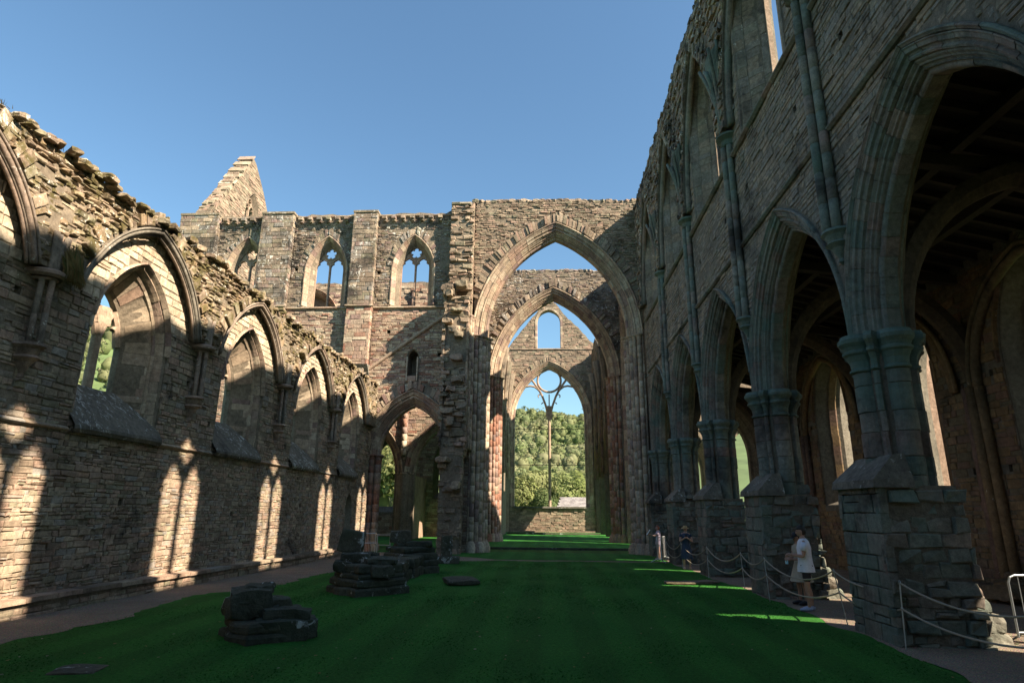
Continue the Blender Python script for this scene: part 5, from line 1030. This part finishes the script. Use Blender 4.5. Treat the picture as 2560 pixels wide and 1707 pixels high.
# ------------------------------------------------------------------ people
def skinmat(n, c, r=.6): return plain(n, c, r, var=.08, scale=20)
SK = skinmat('skin', (.42, .24, .17)); SKP = skinmat('fair_skin', (.50, .30, .23)); HAIR = skinmat('dark_hair', (.02, .015, .012)); 
def skin_obj(name, J, E, mat, parent, sub=2):
    """J: name->(x,y,z,r) ; E: list of edges; one continuous skinned surface"""
    ks = list(J); me = bpy.data.meshes.new(name); me.from_pydata([J[k][:3] for k in ks], [(ks.index(a), ks.index(b)) for a, b in E], []); o = put(name, me, mat, parent)
    m = o.modifiers.new('skin', 'SKIN'); m.use_smooth_shade = True
    for i, k in enumerate(ks): v = me.skin_vertices[0].data[i]; r = J[k][3]; v.radius = (r, r) if not isinstance(r, tuple) else r; v.use_root = i == 0
    s = o.modifiers.new('sub', 'SUBSURF'); s.levels = s.render_levels = sub; return o
def head(parent, c, yaw, skin, hair=None, pitch=0, hairlen=.0, sz=1., hairless=False):
    n, m = 16, 20; V = []; c = np.array(c)
    for i in range(n + 1):
        th = math.pi * i / n
        for j in range(m):
            ph = 2 * math.pi * j / m; x, y, z = math.sin(th) * math.cos(ph), math.sin(th) * math.sin(ph), math.cos(th)
            r = np.array([x * .098, y * .075, z * .118])                    # +x is the face
            if z < -.1: r[0] *= 1 - .10 * min(1, -z) * (1 if x < 0 else -.2); r[1] *= 1 - .28 * (-z)
            if x > .6:
                if abs(y) < .22 and -.35 < z < .15: r[0] += .026 * (1 - abs(y) / .22) * (1 - abs(z + .22) / .4 if z < 0 else .4)
                if .0 < z < .28 and .16 < abs(y) < .5: r[0] -= .010
                if -.72 < z < -.5 and abs(y) < .3: r[0] += .006
            if abs(y) > .92 and abs(z) < .22 and abs(x) < .28: r[1] *= 1.14
            V.append(r * sz)
    V = np.array(V); Q = grid_quads(n + 1, m, True)
    Rm = np.array(Matrix.Rotation(yaw, 3, 'Z') @ Matrix.Rotation(-pitch, 3, 'Y')); W = V @ Rm.T + c
    hd_ = put('head', npmesh('head', W, Q, None, .5, True), skin, parent)
    for sg in (-1, 1):
        e = np.array([.086, .03 * sg, .015]) * sz @ Rm.T + c; mb = MB(); v, q = rock(e, (.012, .024, .012), yaw, 2, 0); mb.add(v, q); mb.build('eye', HAIR, hd_)
    if hair is not None and not hairless:
        k = (V[:, 2] > .035 * sz) | ((V[:, 0] < -.012 * sz) & (V[:, 2] > (-.07 - hairlen) * sz)); H = V * np.where(k, 1.13, .93)[:, None]; H[:, 0] -= .006; H[:, 2] += np.where(k, .006, 0)
        H = H + np.array([noise.noise_vector(Vector(p * 30)) for p in H]) * .006; put('hair', npmesh('hair', H @ Rm.T + c, Q, None, .5, True), hair, parent)
    return Rm, c
def fingers(parent, wrist, dirv, palm_n, skin, curl=.9, s=1.):
    d = np.array(dirv, float); d /= np.linalg.norm(d); n_ = np.array(palm_n, float); n_ -= n_.dot(d) * d; n_ /= np.linalg.norm(n_); sd = np.cross(d, n_); w0 = np.array(wrist); mb = MB()
    V, Q, T = tube([w0 - d * .01, w0 + d * .04 * s, w0 + d * .085 * s], [.022, .036, .034], 8); mb.add(V, Q, T)
    for k, (o, L) in enumerate(((-.028, .055), (-.009, .07), (.010, .075), (.028, .066))):
        b = w0 + d * .08 * s + sd * o * s; a1 = curl * .5; a2 = curl * 1.3; p1 = b + (d * math.cos(a1) + n_ * math.sin(a1)) * L * .5 * s; p2 = p1 + (d * math.cos(a2) + n_ * math.sin(a2)) * L * .5 * s
        V, Q, T = tube([b - d * .02, b, p1, p2], [.010, .010, .009, .006], 6); mb.add(V, Q, T)
    b = w0 + d * .03 * s + sd * .03 * s; V, Q, T = tube([b - sd * .015, b + sd * .015 + d * .02 + n_ * .012, b + sd * .018 + d * .05 + n_ * .03], [.013, .012, .008], 6); mb.add(V, Q, T)
    mb.build('hand', skin, parent, smooth=True)
def L3(*a): return tuple(a)
class Body:
    def __init__(s, name, label, x, y, yaw, H, group=None): s.t = thing('person', label, 'person', group); s.x, s.y, s.z = x, y, float(gz(y)) + .012; s.c, s.s = math.cos(yaw), math.sin(yaw); s.yaw = yaw; s.k = H / 1.75
    def __call__(s, f, l, u, r=None):     # f forward, l to own left, u up
        k = s.k; p = (s.x + k * (f * s.c - l * s.s), s.y + k * (f * s.s + l * s.c), s.z + k * u)
        if r is None: return p
        return (*p, (r[0] * k, r[1] * k) if isinstance(r, tuple) else r * k)
def person(label, x, y, yaw, H, skin, hair, arms, feet, top, bottom, shoe, hat=None, dress=None, lookpitch=0, headyaw=0, hairlen=0, lean=0, group=None, wide=1., shoe_h=.05):
    b = Body('person', label, x, y, yaw, H, group); t = b.t; J = {}; w_ = wide
    J['pelvis'] = b(0, 0, .93, (.135 * w_, .12)); J['waist'] = b(.005, 0, 1.1, .115 * w_); J['chest'] = b(lean * .5, 0, 1.28, .135 * w_); J['sh'] = b(lean, 0, 1.42, .085); J['neck'] = b(lean + .01, 0, 1.50, .058); J['neck2'] = b(lean + .02, 0, 1.57, .056)
    E = [('pelvis', 'waist'), ('waist', 'chest'), ('chest', 'sh'), ('sh', 'neck'), ('neck', 'neck2')]
    for n_, sg in (('l', 1), ('r', -1)):
        ft = feet[n_]; J['hip' + n_] = b(0, .09 * sg, .86, .085 * w_); J['knee' + n_] = b(ft[0] * .5 + .02, .10 * sg + ft[1] * .5, .48, .056 * w_); J['calf' + n_] = b(ft[0] * .7 - .01, .10 * sg + ft[1] * .7, .33, .056); J['ank' + n_] = b(ft[0], .10 * sg + ft[1], .08, .036); J['toe' + n_] = b(ft[0] + .13, .11 * sg + ft[1], .03, .032)
        E += [('pelvis', 'hip' + n_), ('hip' + n_, 'knee' + n_), ('knee' + n_, 'calf' + n_), ('calf' + n_, 'ank' + n_), ('ank' + n_, 'toe' + n_)]
        el, wr = arms[n_]; J['s' + n_] = b(lean, .17 * sg * w_, 1.41, .058); J['e' + n_] = b(*el, .040); J['f' + n_] = b(*(np.array(el) * .65 + np.array(wr) * .35), .038); J['w' + n_] = b(*wr, .025)
        E += [('sh', 's' + n_), ('s' + n_, 'e' + n_), ('e' + n_, 'f' + n_), ('f' + n_, 'w' + n_)]
        d = np.array(b(*wr)) - np.array(b(*el)); fingers(t, b(*wr), d, np.array([0, 0, 1.]) if False else np.cross(d, [b.c, b.s, 0]) * sg * -1 + np.array([0, 0, .01]), skin, 1.0, b.k)
    skin_obj('body', J, E, skin, t)
    # clothing: slightly larger skins that end at the sleeves and hems
    g_ = .022
    def grow(*ks, add=g_): return {k: (*J[k][:3], tuple(q + add for q in J[k][3]) if isinstance(J[k][3], tuple) else J[k][3] + add) for k in ks}
    def mixp(a, b_, u, r): A_, B_ = np.array(J[a][:3]), np.array(J[b_][:3]); return (*(A_ + (B_ - A_) * u), r * b.k)
    if top:
        nn = 24; a = np.arange(nn) / nn * 2 * math.pi; mb = MB(); rows = []
        for z, ra, rb in ((1.50, .062, .068), (1.475, .085, .13), (1.43, .115, .19), (1.3, .15, .195 * w_), (1.15, .142, .178 * w_), (1.0, .15, .182 * w_), (.88, .176, .212 * w_), (.80, .18, .216 * w_)):
            wr_ = 1 + .018 * np.sin(a * 5 + z * 17); rows += [b(f + lean * min(1, max(0, (z - 1) * 2.2)), l, z) for f, l in zip(ra * np.cos(a) * wr_, rb * np.sin(a) * wr_)]
        mb.add(np.array(rows), grid_quads(8, nn, True)); mb.build('shirt', top[0], t, smooth=True)
        for n_ in 'lr':
            P0, P1 = np.array(J['s' + n_][:3]), np.array(J['e' + n_][:3]); mb = MB(); V, Q, T = tube([P0 + (0, 0, .0), P0 + (P1 - P0) * .3, P0 + (P1 - P0) * top[1]], [.068 * b.k, .070 * b.k, .068 * b.k], 12); mb.add(V, Q, T); mb.build('sleeve', top[0], t, smooth=True)
    if bottom:
        C = grow('pelvis', add=-.012); EE = []
        for n_ in 'lr': C['hip' + n_] = grow('hip' + n_, add=.014)['hip' + n_]; C['k' + n_] = mixp('hip' + n_, 'knee' + n_, bottom[1], .088); EE += [('pelvis', 'hip' + n_), ('hip' + n_, 'k' + n_)]
        skin_obj('shorts', C, EE, bottom[0], t)
    if dress:
        mat, z0, r0, sl = dress; mb = MB(); nn = 28; rows = []
        for z, ra, rb in ((1.485, .058, .07), (1.46, .085, .14), (1.41, .115, .19), (1.3, .145, .18), (1.15, .128, .16), (1.05, .125, .15), (.92, .16, .19), (.75, .16 + (r0 - .16) * .5, .19 + (r0 - .19) * .5), (z0, r0, r0 * 1.05)):
            a = np.arange(nn) / nn * 2 * math.pi; pl_ = 1 + (.07 * np.cos(a * 9) * max(0, (1.0 - z)) * 1.6); rows += [b(f + lean * min(1, max(0, (z - 1) * 2.2)), l, z) for f, l in zip(ra * np.cos(a) * pl_, rb * np.sin(a) * pl_)]
        mb.add(np.array(rows), grid_quads(9, nn, True)); mb.build('dress', mat, t, smooth=True)
        if sl:
            for n_ in 'lr':
                P0, P1 = np.array(J['s' + n_][:3]), np.array(J['e' + n_][:3]); mb = MB(); V, Q, T = tube([P0 + (0, 0, .01), P0 + (P1 - P0) * .2, P0 + (P1 - P0) * sl], [.066 * b.k, .068 * b.k, .066 * b.k], 10); mb.add(V, Q, T); mb.build('sleeve', mat, t, smooth=True)
    for n_ in 'lr':
        a, c_ = np.array(J['ank' + n_][:3]), np.array(J['toe' + n_][:3]); f = c_ - a; f[2] = 0; f /= np.linalg.norm(f); mb = MB(); V, Q, T = tube([np.array([*(a - f * .06)[:2], b.z + .045]), np.array([*(a + f * .0)[:2], b.z + .06]), np.array([*(a + f * .1)[:2], b.z + .045]), np.array([*(a + f * .19)[:2], b.z + .035])], [.032, .052, .046, .026], 10); mb.add(V, Q, T)
        if shoe: mb.build('shoe', shoe, t, smooth=True)
    hc = b(lean + .03, 0, 1.64); Rm, c = head(t, hc, yaw + headyaw, skin, hair, lookpitch, hairlen, b.k)
    if hat:
        mat, kind = hat; nn = 24; a = np.arange(nn) / nn * 2 * math.pi; prof = {'straw': ((.03, .175), (.042, .17), (.05, .10), (.12, .088), (.135, .05), (.137, .0)), 'cap': ((.03, .098), (.06, .098), (.10, .085), (.13, .05), (.138, .0)), 'bun': ((.02, .1), (.06, .1), (.11, .08), (.14, .03), (.14, .0))}[kind]
        P = np.concatenate([np.stack([r * np.cos(a) * 1.08 - .004, r * np.sin(a) * .92, np.full(nn, z) + (.015 * np.cos(2 * a) if r > .15 else 0)], 1) for z, r in prof]); mb = MB(); mb.add(P @ Rm.T * b.k + c, grid_quads(len(prof), nn, True))
        if kind == 'cap':
            u = np.linspace(-1, 1, 9); V = np.array([[.07 + d * math.cos(q * 1.1), .085 * math.sin(q * 1.3) * 1.0, .035 - d * .15] for d in (0, .1) for q in u]); mb.add(V @ Rm.T * b.k + c, grid_quads(2, 9))
        mb.build('hat', mat, t, smooth=True)
    return b, J, Rm
WHT = skinmat('white_cotton', (.72, .73, .80)); NAVY = skinmat('navy_cotton', (.012, .035, .075)); BLK = skinmat('black_cloth', (.012, .013, .018)); CREAM = skinmat('cream_pleated_cloth', (.42, .36, .27)); STRAW = skinmat('straw', (.45, .30, .12)); REDH = skinmat('red_hair', (.22, .06, .025)); LILAC = skinmat('lilac_striped_cloth', (.36, .31, .40)); SNK = skinmat('blue_white_sneaker', (.35, .42, .6))
W_ = math.radians
b1, J1, _ = person('man in white t-shirt and dark shorts standing beside the second pier', 5.12, 15.0, W_(165), 1.80, SK, HAIR, {'l': ((.05, .23, 1.13), (.27, .13, 1.15)), 'r': ((.06, -.24, 1.14), (.28, -.1, 1.14))}, {'l': (.03, .0), 'r': (-.05, 0)}, (WHT, .62), (BLK, .75), SNK, lookpitch=-.1, headyaw=.1, group='couple by the second pier')
b2, J2, _ = person('woman in cream pleated dress and dark cap facing the man', 5.40, 16.05, W_(190), 1.64, SK, HAIR, {'l': ((.07, .2, 1.12), (.28, .08, 1.1)), 'r': ((.07, -.2, 1.13), (.28, -.07, 1.12))}, {'l': (0, 0), 'r': (.04, 0)}, None, None, BLK, hat=(BLK, 'cap'), dress=(CREAM, .56, .27, .45), lookpitch=-.35, hairlen=.12, group='couple by the second pier')
mb = MB(); V, Q = rock(np.array(b2(.36, .0, 1.03)), (.03, .14, .10), 0, 2, .01); mb.add(V, Q); o = mb.build('face_mask', skinmat('pale_blue_paper', (.35, .65, .75)), None); tag(o, 'pale blue face mask dangling from the hand of the woman in cream', 'face mask')
b3, J3, _ = person('woman in navy dress and straw hat holding her phone', 4.9, 26.3, W_(-97), 1.66, SKP, HAIR, {'l': ((.08, .26, 1.14), (.25, .07, 1.27)), 'r': ((.08, -.26, 1.14), (.25, -.07, 1.27))}, {'l': (0, .02), 'r': (0, -.02)}, None, None, SKP, hat=(STRAW, 'straw'), dress=(NAVY, .42, .24, .4), lookpitch=-.1, wide=1.08)
mb = MB(); mb.add(*box(b3(.29, 0, 1.33), (.08, .012, .15))); o = mb.build('phone', BLK, None); tag(o, 'dark phone held up by the woman in the straw hat', 'phone')
b4, J4, _ = person('red-haired woman in pale striped top reading a raised leaflet', 4.78, 31.9, W_(178), 1.60, SKP, REDH, {'l': ((.22, .16, 1.24), (.42, .08, 1.30)), 'r': ((.22, -.16, 1.22), (.42, -.08, 1.28))}, {'l': (0, 0), 'r': (.05, 0)}, (LILAC, .45), (LILAC, .5), BLK, lookpitch=.1, hairlen=.05)
mb = MB(); V, Q = box((0, 0, 0), (.012, .22, .30), 0); Rm = np.array(Matrix.Rotation(R(35), 3, 'Y')); mb.add(V @ Rm.T + np.array(b4(.52, 0, 1.42)), Q); o = mb.build('leaflet', skinmat('leaflet_paper', (.55, .65, .72)), None); tag(o, 'pale open leaflet held up by the red-haired woman', 'leaflet')
b5, J5, _ = person('dark figure in black mostly hidden beyond the second pier', 6.35, 21.1, W_(200), 1.74, SK, HAIR, {'l': ((.0, .24, 1.12), (.08, .24, .9)), 'r': ((.0, -.24, 1.12), (.1, -.2, .9))}, {'l': (0, 0), 'r': (0, 0)}, (BLK, .9), (BLK, .95), BLK, hairlen=.05)

M_FALL = foliage_mat('fallen_leaf', [(.20, .13, .05), (.28, .20, .09), (.14, .09, .04), (.35, .33, .26)])
V_ = []
for k in range(420):
    x, y = rng.uniform(-9.5, 5.2), 6 + 24 * rng.random() ** 1.4; q = rng.uniform(.012, .03); a = rng.uniform(0, 6.28); z = float(gz(y)) + .018
    V_ += [(x + q * math.cos(a + j * 1.57), y + q * math.sin(a + j * 1.57) * 1.3, z + rng.uniform(0, .012)) for j in range(4)]
put('fallen_leaves', npmesh('fallen_leaves', V_, np.arange(len(V_)).reshape(-1, 4), None, np.repeat(rng.random(len(V_) // 4), 4)), M_FALL, None, kind='stuff', label='a few small dry leaves scattered on the lawn')
